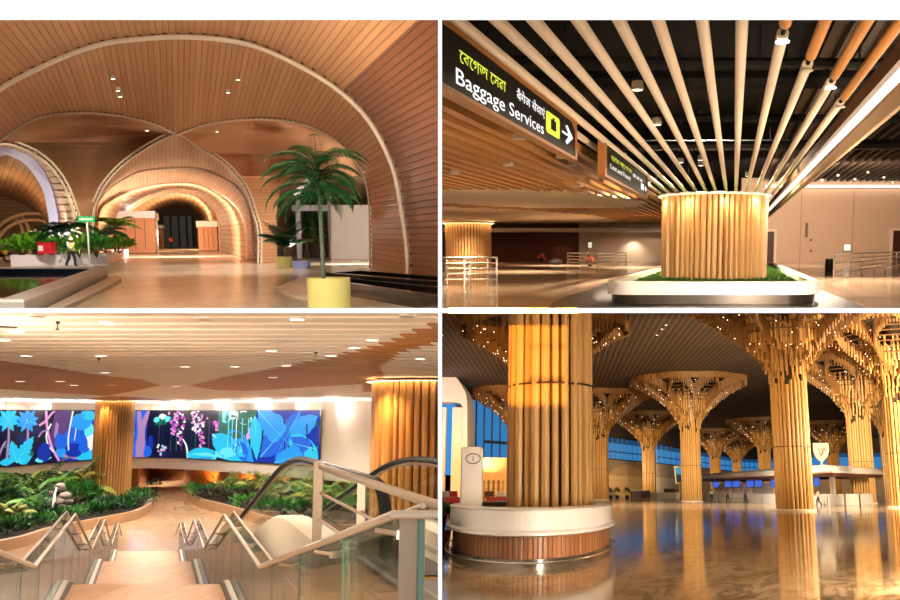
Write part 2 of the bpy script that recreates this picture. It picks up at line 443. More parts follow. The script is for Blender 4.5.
def rows(name, TLx, TRx, ys, Yl, Yr, bulge, mat_, per, nx=18, yb=None):
    G, u, vv = [], [], []
    for y in ys:
        xl, xr = interp(TLx, y), interp(TRx, y); r = []
        for i in range(nx+1):
            t = i/nx; Y = Yl(y)*(1-t)+Yr(y)*t + bulge(y)*sin(PI*t)
            r.append(R.at(xl+(xr-xl)*t, y, Y))
        r = drop(r)
        G.append(r); vv.append(0)
    n = nx+1
    U = [[(y-ys[0])*per]*n for y in ys]; vv = [0]*len(ys)
    mb = MB(); mb.grid(G, 0, U, vv)
    for k in mb.uv:                                  # boards run sideways
        mb.uv[k] = [(q[0], i*.3) for i, q in enumerate(mb.uv[k])]
    return mb.build(name, mat_, R, recalc=False, **STR)
def frange(a, b, n): return [a+(b-a)*i/n for i in range(n+1)]
bl = lambda a, b: (lambda y: a*max(0, 1-max(0, y-150)/b))
# right bay: boards run sideways between the crossing arch and the side arch
rows('ceiling_side_vault', [(118, 250), (119, 215), (123, 207), (133, 178), (147, 201), (160, 222), (176, 238)],
     [(118, 252), (119, 284), (127, 315), (142, 341), (163, 359), (176, 364)], frange(118, 176, 26), lambda y: 43+7*min(1, max(0, y-133)/20), lambda y: 43, lambda y: 9, boards_in, .75)
rows('wall_pier', [(176, 238), (191, 248), (212, 255), (232, 260), (264, 260)], [(176, 296), (180, 287), (190, 280), (207, 277), (264, 277)], frange(176, 264, 30), lambda y: 50, lambda y: 52, lambda y: 1.5*max(0, 1-(y-176)/40), boards_in, .3)
# left bay
rows('ceiling_side_vault', [(112, 82), (116, 41), (125, 21), (140, 0), (142, 2)], [(112, 84), (113, 105), (116, 129), (123, 155), (133, 178), (142, 155)], frange(112, 142, 16), lambda y: 43, lambda y: 43+7*min(1, max(0, y-125)/10), lambda y: 6, boards_in, .75)
rows('ceiling_side_vault', [(142, 2), (150, 31), (165, 52), (186, 67), (207, 75), (217, 78), (264, 79)], [(142, 155), (155, 134), (170, 116), (186, 103), (201, 96), (215, 92), (264, 92)], frange(142, 264, 50), lambda y: 49, lambda y: 50, lambda y: 6*max(0, 1-(y-142)/60), boards_in, .75)
B1 = [(-45, 264), (-42, 200), (-25, 160), (2, 142), (31, 150), (52, 165), (67, 186), (75, 207), (78, 217), (79, 264)]
B2 = [(-50, 261), (-46, 200), (-28, 160), (-5, 147), (28, 155), (44, 172), (52, 190), (56, 207), (58, 220), (59, 261)]
B3 = [(-50, 261), (-44, 205), (-26, 166), (-8, 152), (21, 161), (36, 178), (44, 194), (47, 209), (49, 222), (50, 261)]
b1, b2, b3 = [drop(arc3(b, y, 50)) for b, y in ((B1, 49), (B2, 56), (B3, 56))]
loft('ceiling_side_vault', [b1, b2], boards_in, 40)
rib(b1, .13, .07)
lav = mat('white_arch_plaster', '#ecebf5', .5, var=.03)
mb = MB(); mb.grid([b2, b3], 0); mb.grid([b3, [p+V((0, 1.6, 0)) for p in b3]], 0); mb.build('trim_white_arch', lav, R, recalc=False, **STR)
B4 = [(-48, 256), (-40, 222), (-10, 196), (25, 205), (45, 228), (48, 256)]
b3b = [p+V((0, 1.6, 0)) for p in b3]; b4 = drop(arc3(B4, 80, 50))
loft('ceiling_far_side_vault', [b3b, b4], boards_far, 36)
B5 = [(-40, 256), (-12, 250), (0, 232), (10, 222), (24, 218), (40, 217), (52, 218)]
rib(drop(arc3([(-6, 255), (-4, 238), (6, 225), (22, 218), (40, 217), (56, 222)], 76, 30)), .3, .16, False, m=mat('pale_far_rib', '#e0b98a', .5))
rib(drop(arc3([(19, 217), (25, 226), (27, 240), (27, 256)], 77, 20)), .3, .14, False, m=mat('pale_far_rib', '#e0b98a', .5))
MB().add([R.at(-120, 257, 84), R.at(95, 257, 84), R.at(95, 180, 84), R.at(-120, 180, 84)], [(0, 1, 2, 3)], 0, [(0, 0), (0, 4), (20, 4), (20, 0)]).build('wall_far_left', boards_far, R, recalc=False, **STR)
# far end wall with dark glazing
dkglass = mat('dark_far_glazing', '#868e92', .5, var=.3, sc=1)
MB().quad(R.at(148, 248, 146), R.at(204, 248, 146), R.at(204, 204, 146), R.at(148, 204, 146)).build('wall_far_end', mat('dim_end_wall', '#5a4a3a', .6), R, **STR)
mb = MB()
for x in (163, 171, 179, 187, 193): mb.box(R.at(x, 231, 145.6)*1, (.25, .2, 5.6))
mb.quad(R.at(163, 246.6, 145.8), R.at(193, 246.6, 145.8), R.at(193, 216, 145.8), R.at(163, 216, 145.8)); mb.mi[-1] = 1
mb.build('window_1', [mat('dark_mullion', '#2c2a28', .4), dkglass], R, **STR)
# beyond the right opening
c0 = [R.at(x, y, 54) for x, y in ((276, 177), (300, 172), (330, 168), (368, 168), (374, 172))]
c1 = [R.at(x, y, 78) for x, y in ((276, 214), (300, 212), (330, 210), (368, 209), (380, 209))]
mb = MB(); mb.grid([[a.lerp(b, k/8) for a, b in zip(resamp(c0, 20), resamp(c1, 20))] for k in range(9)], 0, [[k*1.6]*20 for k in range(9)], [0]*9)
mb.build('ceiling_side_bay', boards_far, R, recalc=False, **STR)
rib([R.at(x, y, 53.5) for x, y in curve([(296, 196), (304, 184), (318, 176), (340, 171), (366, 170)], 20)], .09, .09, False, m=lav, name='trim_white_arch')
mb = MB(); mb.quad(R.fl(331, 259), R.fl(400, 259), R.at(400, 205, R.fl(331, 259).y), R.at(331, 205, R.fl(331, 259).y))
mb.build('wall_side_bay', mat('warm_white_wall', '#e9dfd3', .5, var=.04), R, **STR)
yb = R.fl(300, 258).y
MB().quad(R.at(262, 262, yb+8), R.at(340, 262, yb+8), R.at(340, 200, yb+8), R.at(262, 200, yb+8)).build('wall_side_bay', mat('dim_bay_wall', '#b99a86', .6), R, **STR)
fr = MB()
for x in (299, 331.5): fr.box(R.at(x, 232, yb-.5)+V((0, 0, 0)), (.32 if x < 310 else .42, .3, 5.6))
fr.box(R.at(315, 208, yb-.5), (3.6, .3, .45))
pane = MB().quad(R.at(299, 257.5, yb-.5), R.at(331, 257.5, yb-.5), R.at(331, 209, yb-.5), R.at(299, 209, yb-.5))
o = fr.build('window_2', mat('white_window_frame', '#e8e6ee', .4, var=.03), R, **STR)
pane.build('pane', glass('clear_glass', '#e6f0ec'), R, o, base=(0, 0, 0))

# ------------------------------------------------ kiosks
salmon = mat('salmon_kiosk_panel', '#c98f68', .5, var=.05); wht = mat('white_kiosk_roof', '#efeae4', .45, var=.03); kdark = mat('kiosk_shadow_gap', '#6b5442', .6)
def kiosk(label, xl, xr, yt, yb_, depth, side, rh=.7):
    y = R.fl(xl, yb_).y; a, b = R.fl(xl, yb_), R.fl(xr, yb_); h = R.at(xl, yt, y).z
    t = thing('retail_kiosk', label, 'kiosk', R, ((a.x+b.x)/2, y, 0), 'kiosks in the tunnel'); s = sl
    def blk(x0, x1, z0, z1, g=0, d=depth): return MB().hexa([(x0-g, y-g, z0), (x1+g, y-g, z0), (x1+g+s*d, y+d, z0), (x0-g+s*d, y+d, z0)], [(x0-g, y-g, z1), (x1+g, y-g, z1), (x1+g+s*d, y+d, z1), (x0-g+s*d, y+d, z1)])
    part(blk(a.x, b.x, .12, h-rh), 'body', salmon, R, t)
    part(blk(a.x+.1, b.x-.1, 0, .12), 'plinth', kdark, R, t)
    part(blk(a.x, b.x, h-rh, h, .18), 'roof_slab', wht, R, t)
    m = MB()
    for k in range(1, 4): m.box((a.x+(b.x-a.x)*k/4, y-.005, h/2-.1), (.05, .04, h-rh-.3))
    part(m, 'panel_joint', kdark, R, t)
    e = b.x if side > 0 else a.x
    m = MB()
    for k in range(3):
        d0 = depth*(.12+.29*k); d1 = d0+depth*.2
        m.hexa([(e+s*d0-.04, y+d0, .3), (e+s*d0+.04, y+d0, .3), (e+s*d1+.04, y+d1, .3), (e+s*d1-.04, y+d1, .3)], [(e+s*d0-.04, y+d0, h-rh-.5), (e+s*d0+.04, y+d0, h-rh-.5), (e+s*d1+.04, y+d1, h-rh-.5), (e+s*d1-.04, y+d1, h-rh-.5)])
    part(m, 'side_door', mat('kiosk_side_door', '#a97a5c', .4), R, t)
kiosk('large salmon kiosk with white roof behind the planter palms', 117, 156, 211, 254, 11, 1)
kiosk('salmon kiosk with white roof on far side of the tunnel aisle', 200, 218, 221, 251.3, 8, -1)
kiosk('small distant salmon kiosk just past the large left kiosk', 160, 164, 225, 248, 8, 1, .5)

def inset(P, w):
    out = []
    for i, p in enumerate(P):
        u = (P[i]-P[i-1]).normalized(); v = (P[(i+1) % len(P)]-P[i]).normalized()
        n1 = V((-u.y, u.x, 0)); n2 = V((-v.y, v.x, 0)); bis = (n1+n2).normalized(); out.append(p+bis*(w/max(.3, bis.dot(n1))))
    return out
# ------------------------------------------------ planter, its plants, the walking guard and the sign post
lvp = mat('lavender_white_planter', '#cfc8d2', .4, var=.04); soil = mat('dark_soil', '#2b2118', .9, var=.4)
f0, f1, f2, f3 = R.fl(11, 266.6), R.fl(107, 264.2), R.fl(129, 256.5), R.fl(13, 264.7)
zt = R.at(60, 254.5, (f0.y+f1.y)/2).z
t = thing('long_planter', 'long pale lavender planter box filled with palms and bushes', 'planter', R, ((f0.x+f1.x)/2, f0.y, 0))
P = [f0, f1, f2, R.fl(113, 256.5), R.fl(101, 263.9), f3]; mb = MB(); inn = inset(P, .16)
mb.loops([[(p.x, p.y, 0) for p in P], [(p.x, p.y, zt) for p in P], [(p.x, p.y, zt) for p in inn], [(p.x, p.y, zt-.25) for p in inn]], 0)
part(mb, 'box', lvp, R, t)
part(MB().add([(p.x, p.y, zt-.15) for p in inn], [tuple(range(6))]), 'soil', soil, R, t)
lf_lime = mat('lime_leaf', '#5f9e1f', .5, var=.35, sc=6); lf_green = mat('mid_green_leaf', '#2f7a24', .5, var=.35, sc=6)
lf_dark = mat('dark_green_leaf', '#17401c', .45, var=.4, sc=6); lf_deep = mat('deep_palm_leaf', '#1d5a2a', .42, var=.35, sc=5)
lf_palm = mat('dark_palm_leaf', '#1b5a28', .45, var=.4, sc=5)  # an even, darker green for the tall potted palm
trunkm = mat('grey_green_palm_trunk', '#59634f', .6, var=.2, sc=8); barkm = mat('brown_stem', '#4c3826', .7)
def bush(name, label, cat, room, base, r, n, L, wd, m, group=None, seed=0, stem=True):
    g = random.Random(seed); t = thing(name, label, cat, room, base, group)
    mb = MB(); b = V(base); bush_leaves(mb, b+V((0, 0, r[2]*.55)), (r[0], r[1], r[2]*.6), n, L, wd, g); part(mb, 'foliage', m, room, t, recalc=False)
    if stem:
        mb = MB()
        for k in range(4): mb.tube([b+V((0, 0, -.03)), b+V((g.uniform(-.5, .5)*r[0], g.uniform(-.5, .5)*r[1], r[2]*.7))], .02+.02*r[2], 5)
        part(mb, 'stem', barkm, room, t)
    return t
def palm(name, label, cat, room, base, h, L, n, m, group=None, seed=0, lean=(0, 0), tr=.05, rise=1.1, droop=1.7, lw=.05, tiers=1, w=None):
    g = random.Random(seed); t = thing(name, label, cat, room, base, group); b = V(base)
    top = b+V((lean[0], lean[1], h)); mb = MB()
    mb.tube([b+V((lean[0]*q*q, lean[1]*q*q, h*q-.04*(q == 0))) for q in frange(0, 1, 8)], [tr*(1.15-.5*q) for q in frange(0, 1, 8)], 8)
    part(mb, 'trunk', trunkm, room, t)
    for k in range(n):
        mb = MB(); ti = k % tiers; q = ti/max(1, tiers-1) if tiers > 1 else 1
        st = b+V((lean[0], lean[1], h*(1-.26*(1-q) if tiers > 1 else 1)))
        frond(mb, st, 2*PI*(k*.382)+g.uniform(-.2, .2), L*g.uniform(.8, 1.1), rise*g.uniform(.6, 1.15)*(.55+.45*q), droop*g.uniform(.85, 1.1), w or L*.3, 18, 0, g, lw)
        part(mb, 'frond', m, room, t, recalc=False)
    return t
Yp = (f0.y+f3.y)/2
def pl(px, Yf): # a point inside the planter on its soil
    return R.at(px, 0, 40).x/40*0 + 0
def spot(px, Y): p = R.at(px, 260, Y); return V((p.x, Y, zt-.16))
for i, (px, Y, r, n, m, lab) in enumerate([
    (22, 46.6, (1.0, .8, 1.0), 240, lf_lime, 'lime bush at the planter end nearest the parked vehicle'),
    (36, 46.9, (1.05, .8, 1.1), 260, lf_lime, 'lime bush behind the red cabinet in the planter'),
    (57, 47.2, (.9, .8, .9), 220, lf_green, 'green bush between the red cabinet and the walking guard'),
    (80, 47.8, (1.0, .8, 1.0), 260, lf_lime, 'lime bush just behind the walking guard'),
    (97, 48.3, (.8, .8, 1.1), 260, lf_green, 'green bush beside the green sign post'),
    (119, 59, (1.0, 1, 1.0), 240, lf_lime, 'lime bush at the planter corner beside the salmon kiosk')]):
    bush('planter_bush', lab, 'bush', R, spot(px, Y), r, n, .42, .2, m, 'bushes in the long planter', i+11)
for i, (px, Y, h, L, n, m, lab) in enumerate([
    (50, 47.6, 1.25, 1.5, 12, lf_dark, 'dark palm rising behind the red cabinet'),
    (63, 47.8, 1.4, 1.7, 12, lf_dark, 'dark palm rising behind the walking guard'),
    (76, 48.2, 1.7, 1.6, 12, lf_dark, 'tall dark palm next to the white arch foot'),
    (106, 54, 1.3, 1.9, 14, lf_deep, 'dark palm just beside the green sign'),
    (116, 62, 2.0, 2.1, 12, lf_lime, 'bright yellow-green palm in front of the salmon kiosk'),
    (36, 47.9, 1.2, 1.2, 9, mat('olive_palm_leaf', '#8d8a35', .5, var=.3), 'olive palm above the lime bushes')]):
    palm('planter_palm', lab, 'palm', R, spot(px, Y), h, L, n, m, 'palms in the long planter', i+40, tr=.07, lw=.07)
# red cabinet standing on the planter rim
y = f0.y+1.0; b = R.at(47, 254, y); b.z = zt
red = mat('red_paint', '#c3202c', .4, var=.06)
t = thing('hose_cabinet', 'red metal cabinet with white label on the planter rim', 'cabinet', R, b)
part(MB().bbox((b.x, y, zt+.36), (.8, .5, .62), .03), 'body', red, R, t); part(MB().box((b.x-.18, y-.262, zt+.38), (.26, .02, .3)), 'label', mat('white_label', '#f0e8e4', .5), R, t)
part(MB().box((b.x, y, zt+.69), (.84, .54, .06)), 'lid', red, R, t)
for q in (-.3, .3): part(MB().box((b.x+q, y, zt+.025), (.1, .4, .05)), 'foot', mat('black_rubber', '#191817', .7), R, t)

skinm = mat('brown_skin', '#8a5a40', .5, var=.05); navy = mat('dark_navy_trousers', '#1f2430', .7); hiv = mat('hi_vis_yellow_vest', '#d6e26a', .6, var=.08)
whs = mat('white_shirt', '#e9e9e6', .7, var=.04); whh = mat('white_helmet', '#f2f2ee', .3, var=.02); blk = mat('black_leather', '#141414', .5)
def limb(mb, pts, rs, n=8, m=0): return mb.tube(pts, rs, n, m)
def person(label, room, base, rz, pose, H=1.7, shirt=None, vest=None, trous=None, helmet=None, group=None):
    """pose: dict of joint positions in a 1.7 m figure facing -Y"""
    k = H/1.7; t = thing('person', label, 'person', room, base, group, rz=rz)
    J = {a: V(p)*k for a, p in pose.items()}
    names = list(J); idx = {a: i for i, a in enumerate(names)}
    rad_ = dict(pelvis=.125, waist=.115, chest=.14, neck=.055, head=.095, crown=.07, shl=.06, shr=.06, ell=.042, elr=.042, wrl=.032, wrr=.032, hal=.035, har=.035, hil=.085, hir=.085, knl=.06, knr=.06, anl=.045, anr=.045, tol=.04, tor=.04)
    E = [(a, b) for a, b in (('pelvis', 'waist'), ('waist', 'chest'), ('chest', 'neck'), ('neck', 'head'), ('head', 'crown'), ('chest', 'shl'), ('shl', 'ell'), ('ell', 'wrl'), ('wrl', 'hal'), ('chest', 'shr'), ('shr', 'elr'), ('elr', 'wrr'), ('wrr', 'har'), ('pelvis', 'hil'), ('hil', 'knl'), ('knl', 'anl'), ('anl', 'tol'), ('pelvis', 'hir'), ('hir', 'knr'), ('knr', 'anr'), ('anr', 'tor'))]
    skin('body', ([J[a] for a in names], [rad_[a]*k for a in names], [(idx[a], idx[b]) for a, b in E]), [skinm], t, 2)
    mb = MB()
    for s in 'lr':
        a, b, c = J['hi'+s], J['kn'+s], J['an'+s]
        limb(mb, [J['pelvis'].lerp(a, .3)+V((0, 0, .06))*k, a, a.lerp(b, .5), b, b.lerp(c, .5), c], [.12*k, .115*k, .095*k, .08*k, .075*k, .07*k], 10)
    part(mb, 'trousers', trous or navy, room, t, local=True)
    for s in 'lr':
        a, b = J['an'+s], J['to'+s]; part(MB().ball(a.lerp(b, .5), (.055*k, (abs(b.y-a.y)*.5+.05*k), .05*k), 0, 8, 6), 'shoe', blk, room, t, local=True)
    mb = MB()
    for s in 'lr':
        a, b, c = J['sh'+s], J['el'+s], J['wr'+s]
        limb(mb, [J['chest'].lerp(a, .6), a, a.lerp(b, .5), b, c], [.085*k, .08*k, .068*k, .058*k, .05*k], 8)
    limb(mb, [J['pelvis'], J['waist'], J['chest'], J['chest'].lerp(J['neck'], .7)], [.15*k, .15*k, .165*k, .085*k], 12)
    part(mb, 'shirt', shirt or whs, room, t, local=True)
    if vest:
        mb = MB(); q = J['chest'].lerp(J['neck'], .5)
        limb(mb, [J['pelvis'].lerp(J['waist'], .1), J['waist'], J['chest'], q], [.17*k, .168*k, .182*k, .12*k], 14)
        part(mb, 'safety_vest', vest, room, t, local=True)
    if helmet:
        h = J['head'].lerp(J['crown'], .5); mb = MB()
        mb.lathe([(.15*k, -.01*k), (.118*k, .0), (.115*k, .05*k), (.09*k, .1*k), (.03*k, .125*k)], h, 16); part(mb, 'helmet', helmet, room, t, local=True)
    else:
        mb = MB(); mb.ball(J['head'].lerp(J['crown'], .55)+V((0, .012, .012))*k, (.1*k, .11*k, .1*k), 0, 12, 8); part(mb, 'hair', mat('black_hair', '#14100e', .6), room, t, local=True)
    f = J['head']+V((0, -.088, -.005))*k
    for s in (-1, 1): part(MB().ball(f+V((s*.035, 0, .02))*k, (.012*k, .008*k, .008*k), 0, 6, 4), 'eye', blk, room, t, local=True)
    part(MB().ball(f+V((0, -.012, -.012))*k, (.014*k, .02*k, .022*k), 0, 6, 4), 'nose', skinm, room, t, local=True)
    return t
walk = dict(pelvis=(0, 0, .92), waist=(0, -.01, 1.08), chest=(0, -.02, 1.28), neck=(0, -.03, 1.45), head=(0, -.05, 1.56), crown=(0, -.045, 1.63),
            shl=(.19, 0, 1.38), ell=(.24, .12, 1.13), wrl=(.22, -.04, .94), hal=(.21, -.1, .88), shr=(-.19, -.02, 1.38), elr=(-.24, -.12, 1.14), wrr=(-.2, -.34, 1.05), har=(-.19, -.42, 1.05),
            hil=(.09, 0, .88), knl=(.1, -.16, .5), anl=(.1, -.16, .09), tol=(.1, -.3, .04), hir=(-.09, .01, .88), knr=(-.1, .06, .48), anr=(-.1, .33, .13), tor=(-.1, .22, .04))
p = R.fl(72, 266.5)
person('guard in white helmet and yellow vest walking past the planter', R, (p.x, p.y, 0), rad(70), walk, 1.62, whs, hiv, navy, whh)
squat = dict(pelvis=(0, .12, .32), waist=(0, .06, .47), chest=(0, -.06, .63), neck=(0, -.16, .76), head=(0, -.22, .85), crown=(0, -.23, .92),
             shl=(.19, -.08, .7), ell=(.24, -.28, .5), wrl=(.15, -.45, .35), hal=(.13, -.5, .28), shr=(-.19, -.08, .7), elr=(-.24, -.28, .5), wrr=(-.14, -.46, .3), har=(-.12, -.52, .22),
             hil=(.1, .1, .32), knl=(.18, -.25, .48), anl=(.14, -.02, .09), tol=(.15, -.15, .04), hir=(-.1, .1, .32), knr=(-.18, -.25, .46), anr=(-.14, -.02, .09), tor=(-.15, -.15, .04))
p = R.fl(171.5, 248.4)
person('distant person in red top at the end of the tunnel aisle', R, (p.x, p.y, 0), rad(20), walk, 1.9, mat('red_shirt', '#d8452c', .6), mat('orange_vest', '#e0552a', .6), navy)
p = R.fl(90, 266.6)
t = thing('direction_sign_post', 'green direction sign on slim white pole beside the planter', 'sign', R, p)
hh = R.at(90, 217, p.y).z
part(MB().lathe([(.045, .02), (.045, hh)], p, 10), 'pole', mat('white_pole', '#e3e3e8', .4, var=.03), R, t); part(MB().lathe([(.2, 0), (.2, .03), (.06, .05)], p, 16), 'base_plate', mat('white_pole', '#e3e3e8', .4), R, t)
pb = MB().bbox((p.x-.02, p.y, hh-.12), (.95, .09, .33), .02); o = part(pb, 'sign_board', mat('sign_green', '#17a05a', .4, var=.04), R, t)
mb = MB(); g = random.Random(5)
for k in range(9): mb.box((p.x-.36+.085*k, p.y-.05, hh-.12), (.05, .01, .12 if k % 3 else .09))
sub(mb, 'lettering', mat('sign_white', '#f5f5f0', .5), R, o, t)

# parked two-wheeler at the very edge
p = R.fl(-1, 262); t = thing('motor_scooter', 'dark scooter with yellow panel parked beside the planter', 'scooter', R, p)
for dx, nm in ((-.62, 'wheel'), (.62, 'wheel')):
    mb = MB(); mb.tube([(p.x+dx+.28*cos(a), p.y, .3+.28*sin(a)) for a in frange(0, 2*PI, 20)], .075, 8, cap=False); part(mb, nm, mat('black_rubber', '#191817', .7), R, t)
part(MB().tube([(p.x-.7, p.y, .62), (p.x-.3, p.y, .6), (p.x, p.y, .42), (p.x+.3, p.y, .45), (p.x+.52, p.y, .95), (p.x+.5, p.y, 1.1)], [.12, .2, .16, .15, .17, .07], 10), 'body', mat('black_paint', '#1c1a18', .35), R, t)
part(MB().ball((p.x+.5, p.y-.06, .72), (.2, .14, .26)), 'front_panel', mat('yellow_panel', '#d7b43a', .4), R, t)
part(MB().ball((p.x-.35, p.y, .82), (.42, .16, .09)), 'seat', mat('black_leather', '#141414', .5), R, t)
part(MB().tube([(p.x+.5, p.y-.35, 1.12), (p.x+.5, p.y+.35, 1.12)], .025, 6), 'handlebar', mat('black_rubber', '#191817', .7), R, t)

# ------------------------------------------------ sunken pool with its grey wall and step
navyt = mat('navy_pool_tile', '#12233a', .12, var=.3, sc=9); greyw = mat('grey_stone_wall', '#9a978f', .35, var=.14, sc=2); rimm = mat('pale_stone_rim', '#c9c6c0', .35, var=.08)
zr = .44; a, b = R.fl(24, 299.5, zr), R.fl(107, 267.3, zr); c, d = R.fl(-52, 267.3, zr), R.fl(-140, 299.5, zr)
P = [V((q.x, q.y, 0)) for q in (d, a, b, c)]; cc = sum(P, V())/4
I = inset(P, .42)
t = thing('reflecting_pool', 'raised navy-tiled pool with pale stone rim at hall edge', 'pool', R, (a.x, a.y, 0))
Z = lambda L, z: [(p.x, p.y, z) for p in L]
part(MB().loops([Z(P, 0), Z(P, zr-.05)], 0), 'outer_wall', greyw, R, t)
part(MB().loops([Z(P, zr-.05), Z(P, zr), Z(I, zr), Z(I, zr-.05)], 0), 'rim', rimm, R, t)
part(MB().loops([Z(I, zr-.05), Z(I, .02)], 0), 'inner_wall', navyt, R, t)
part(MB().add(Z(I, .22), [(0, 1, 2, 3)]), 'water', mat('brown_still_water', '#3a2618', .06, var=.3, sc=.6), R, t)
s0, s1 = R.fl(58, 309, .12), R.fl(121, 278.2, .12); s2, s3 = R.fl(108, 277.5, .12), R.fl(41, 309, .12)
Q = [s0, s1, V((b.x+.04, b.y+.3, .12)), V((a.x+.36, a.y-.6, .12))]
t = thing('pool_step', 'low beige stone step along the side of the pool', 'step', R, (s0.x, s0.y, 0))
part(MB().loops([Z(Q, 0), Z(Q, .09)], 0), 'riser', mat('beige_riser', '#a99b88', .4), R, t); part(MB().loops([Z(Q, .09), Z(Q, .12)], 0, cap=True), 'tread', mat('beige_tread', '#ded3c2', .3, var=.07), R, t)

# ------------------------------------------------ potted palms and black troughs on the right
def pot(p, r, h, m, t, room, n=40):
    o = part(MB().lathe([(r*.94, 0), (r*.98, .03), (r, h*.5), (r*1.0, h-.03), (r*.99, h), (r*.9, h), (r*.89, h-.12)], p, n), 'pot', m, room, t)
    part(MB().lathe([(r*.89, h-.1), (.02, h-.08)], p, 24), 'soil', soil, room, t)
yel = mat('yellow_green_pot', '#cbc373', .35, var=.05)
p = R.fl(323.5, 311); r = 21.5*p.y/FPX; p = p+V((0, r, 0)); h = .71; p_pot = p.copy()
t = thing('plant_pot', 'large glossy yellow-green cylindrical pot beside the black troughs', 'pot', R, p); pot(p, r, h, yel, t, R)
palm('potted_palm', 'tall palm with drooping fronds growing in large yellow-green pot', 'palm', R, p+V((-.12, 0, h-.07)), 2.5, 1.42, 50, lf_palm, None, 7, (-.06, 0), .045, 1.5, 2.2, .026, 5, .27)
p = R.fl(284.5, 267.5); r = 7.6*p.y/FPX; t = thing('plant_pot', 'small yellow pot against the timber pier', 'pot', R, p); pot(p, r, .6, yel, t, R, 28)
palm('potted_palm', 'bushy small palm in small yellow pot by pier', 'palm', R, p+V((0, 0, .53)), .5, 2.0, 22, lf_deep, None, 9, (0, 0), .09, 1.5, 1.5, .06)
p = R.fl(300, 268.5); t = thing('storage_box', 'small lavender-blue box on floor beside the small pot', 'box', R, p)
part(MB().bbox((p.x, p.y+.3, .17), (.78, .5, .34), .03), 'body', mat('lavender_blue_box', '#8f9ccf', .5), R, t); part(MB().box((p.x, p.y+.3, .36), (.82, .54, .05)), 'lid', mat('lavender_blue_lid', '#a5b0dc', .5), R, t)
bg_ = mat('black_granite', '#17140f', .12, var=.5, sc=30)
def trough(label, pts, zt_, w=.3):
    P = [R.fl(x, y, zt_) for x, y in pts]; P = [V((q.x, q.y, 0)) for q in P]
    if (P[1]-P[0]).cross(P[2]-P[1]).z < 0: P = P[::-1]
    I = inset(P, w); t = thing('stone_trough', label, 'trough', R, P[0], 'black granite troughs')
    part(MB().loops([Z(P, 0), Z(P, zt_)], 0), 'outer_wall', bg_, R, t); part(MB().loops([Z(P, zt_), Z(P, zt_+.015), Z(I, zt_+.015), Z(I, zt_)], 0), 'rim', mat('polished_black_rim', '#2a261f', .1, var=.4, sc=20), R, t)
    part(MB().loops([Z(I, zt_), Z(I, .06)], 0), 'inner_wall', bg_, R, t); part(MB().add(Z(I, .06), [(0, 1, 2, 3)]), 'bed', soil, R, t)
trough('black granite trough farther back against the timber wall', [(325, 273), (470, 284.5), (470, 279), (362, 270.5)], .42, .2)
trough('black granite trough nearer, right behind the large pot', [(332, 281.5), (470, 301), (470, 290), (345, 278)], .34, .2)
mb = MB(); q = [R.fl(x, y, .14) for x, y in ((291, 281), (303, 276.5), (328, 279.8), (328, 286.5))]; mb.loops([Z(q, 0), Z(q, .14)], 0, cap=True)
q = [R.fl(x, y, .07) for x, y in ((276, 287.5), (290, 281.6), (326, 288.5), (317, 298))]; mb.loops([Z(q, 0), Z(q, .07)], 0, cap=True)
t = thing('stone_steps', 'two low beige stone steps beside the large yellow-green pot', 'steps', R, R.fl(285, 290)); part(mb, 'tread', mat('beige_tread', '#ded3c2', .3), R, t)
# planter deep in the tunnel, its purple light painted into the box colour
p = R.fl(232, 250.6); t = thing('tunnel_planter', 'lavender-lit planter with purple-green plants beyond the inner arch', 'planter', R, p)
part(MB().bbox((p.x, p.y+1.5, .35), (4.6, 3, .7), .05), 'box', mat('lavender_lit_box', '#a7a3d8', .5), R, t)
part(MB().box((p.x, p.y+1.5, .69), (4.3, 2.7, .06)), 'soil', soil, R, t)
for i in range(4):
    bush('planter_bush', 'low green bush in the lavender tunnel planter', 'bush', R, (p.x-1.7+1.1*i, p.y+1.4, .72), (.75, .7, 1.0), 110, .5, .22, lf_green if i % 2 else lf_dark, 'bushes in the tunnel planter', 70+i)
# plants behind the window
for i, px in enumerate((303, 311, 320, 327)):
    q = R.at(px, 258, yb+3); bush('courtyard_shrub', 'dark green shrub behind the white-framed side window', 'shrub', R, (q.x, q.y, 0), (1.0, .8, 3.6+.4*(i % 2)), 230, .7, .3, lf_dark if i % 2 else lf_green, 'shrubs behind the side window', 80+i)
# small ceiling spotlights on the vault
sp = glow('warm_lamp_glow', '#fff4dc', 6); hous = mat('lamp_housing', '#c9b79a', .4)
for px, py, Y in ((113, 78, 36.5), (118, 90, 38), (120, 96, 38.6), (238, 79, 36.5), (228, 92, 38), (147, 130, 44.5), (217, 131, 46), (145, 147, 53)):
    q = R.at(px, py, Y)
    t = thing('ceiling_spotlight', 'tiny round spotlight fixed to the timber vault', 'spotlight', R, q, 'spotlights on the timber vaults')
    part(MB().lathe([(.10, .12), (.11, -.04), (.09, -.05)], q, 12), 'housing', hous, R, t); part(MB().lathe([(.085, -.052), (.005, -.056)], q, 12), 'lens', sp, R, t)
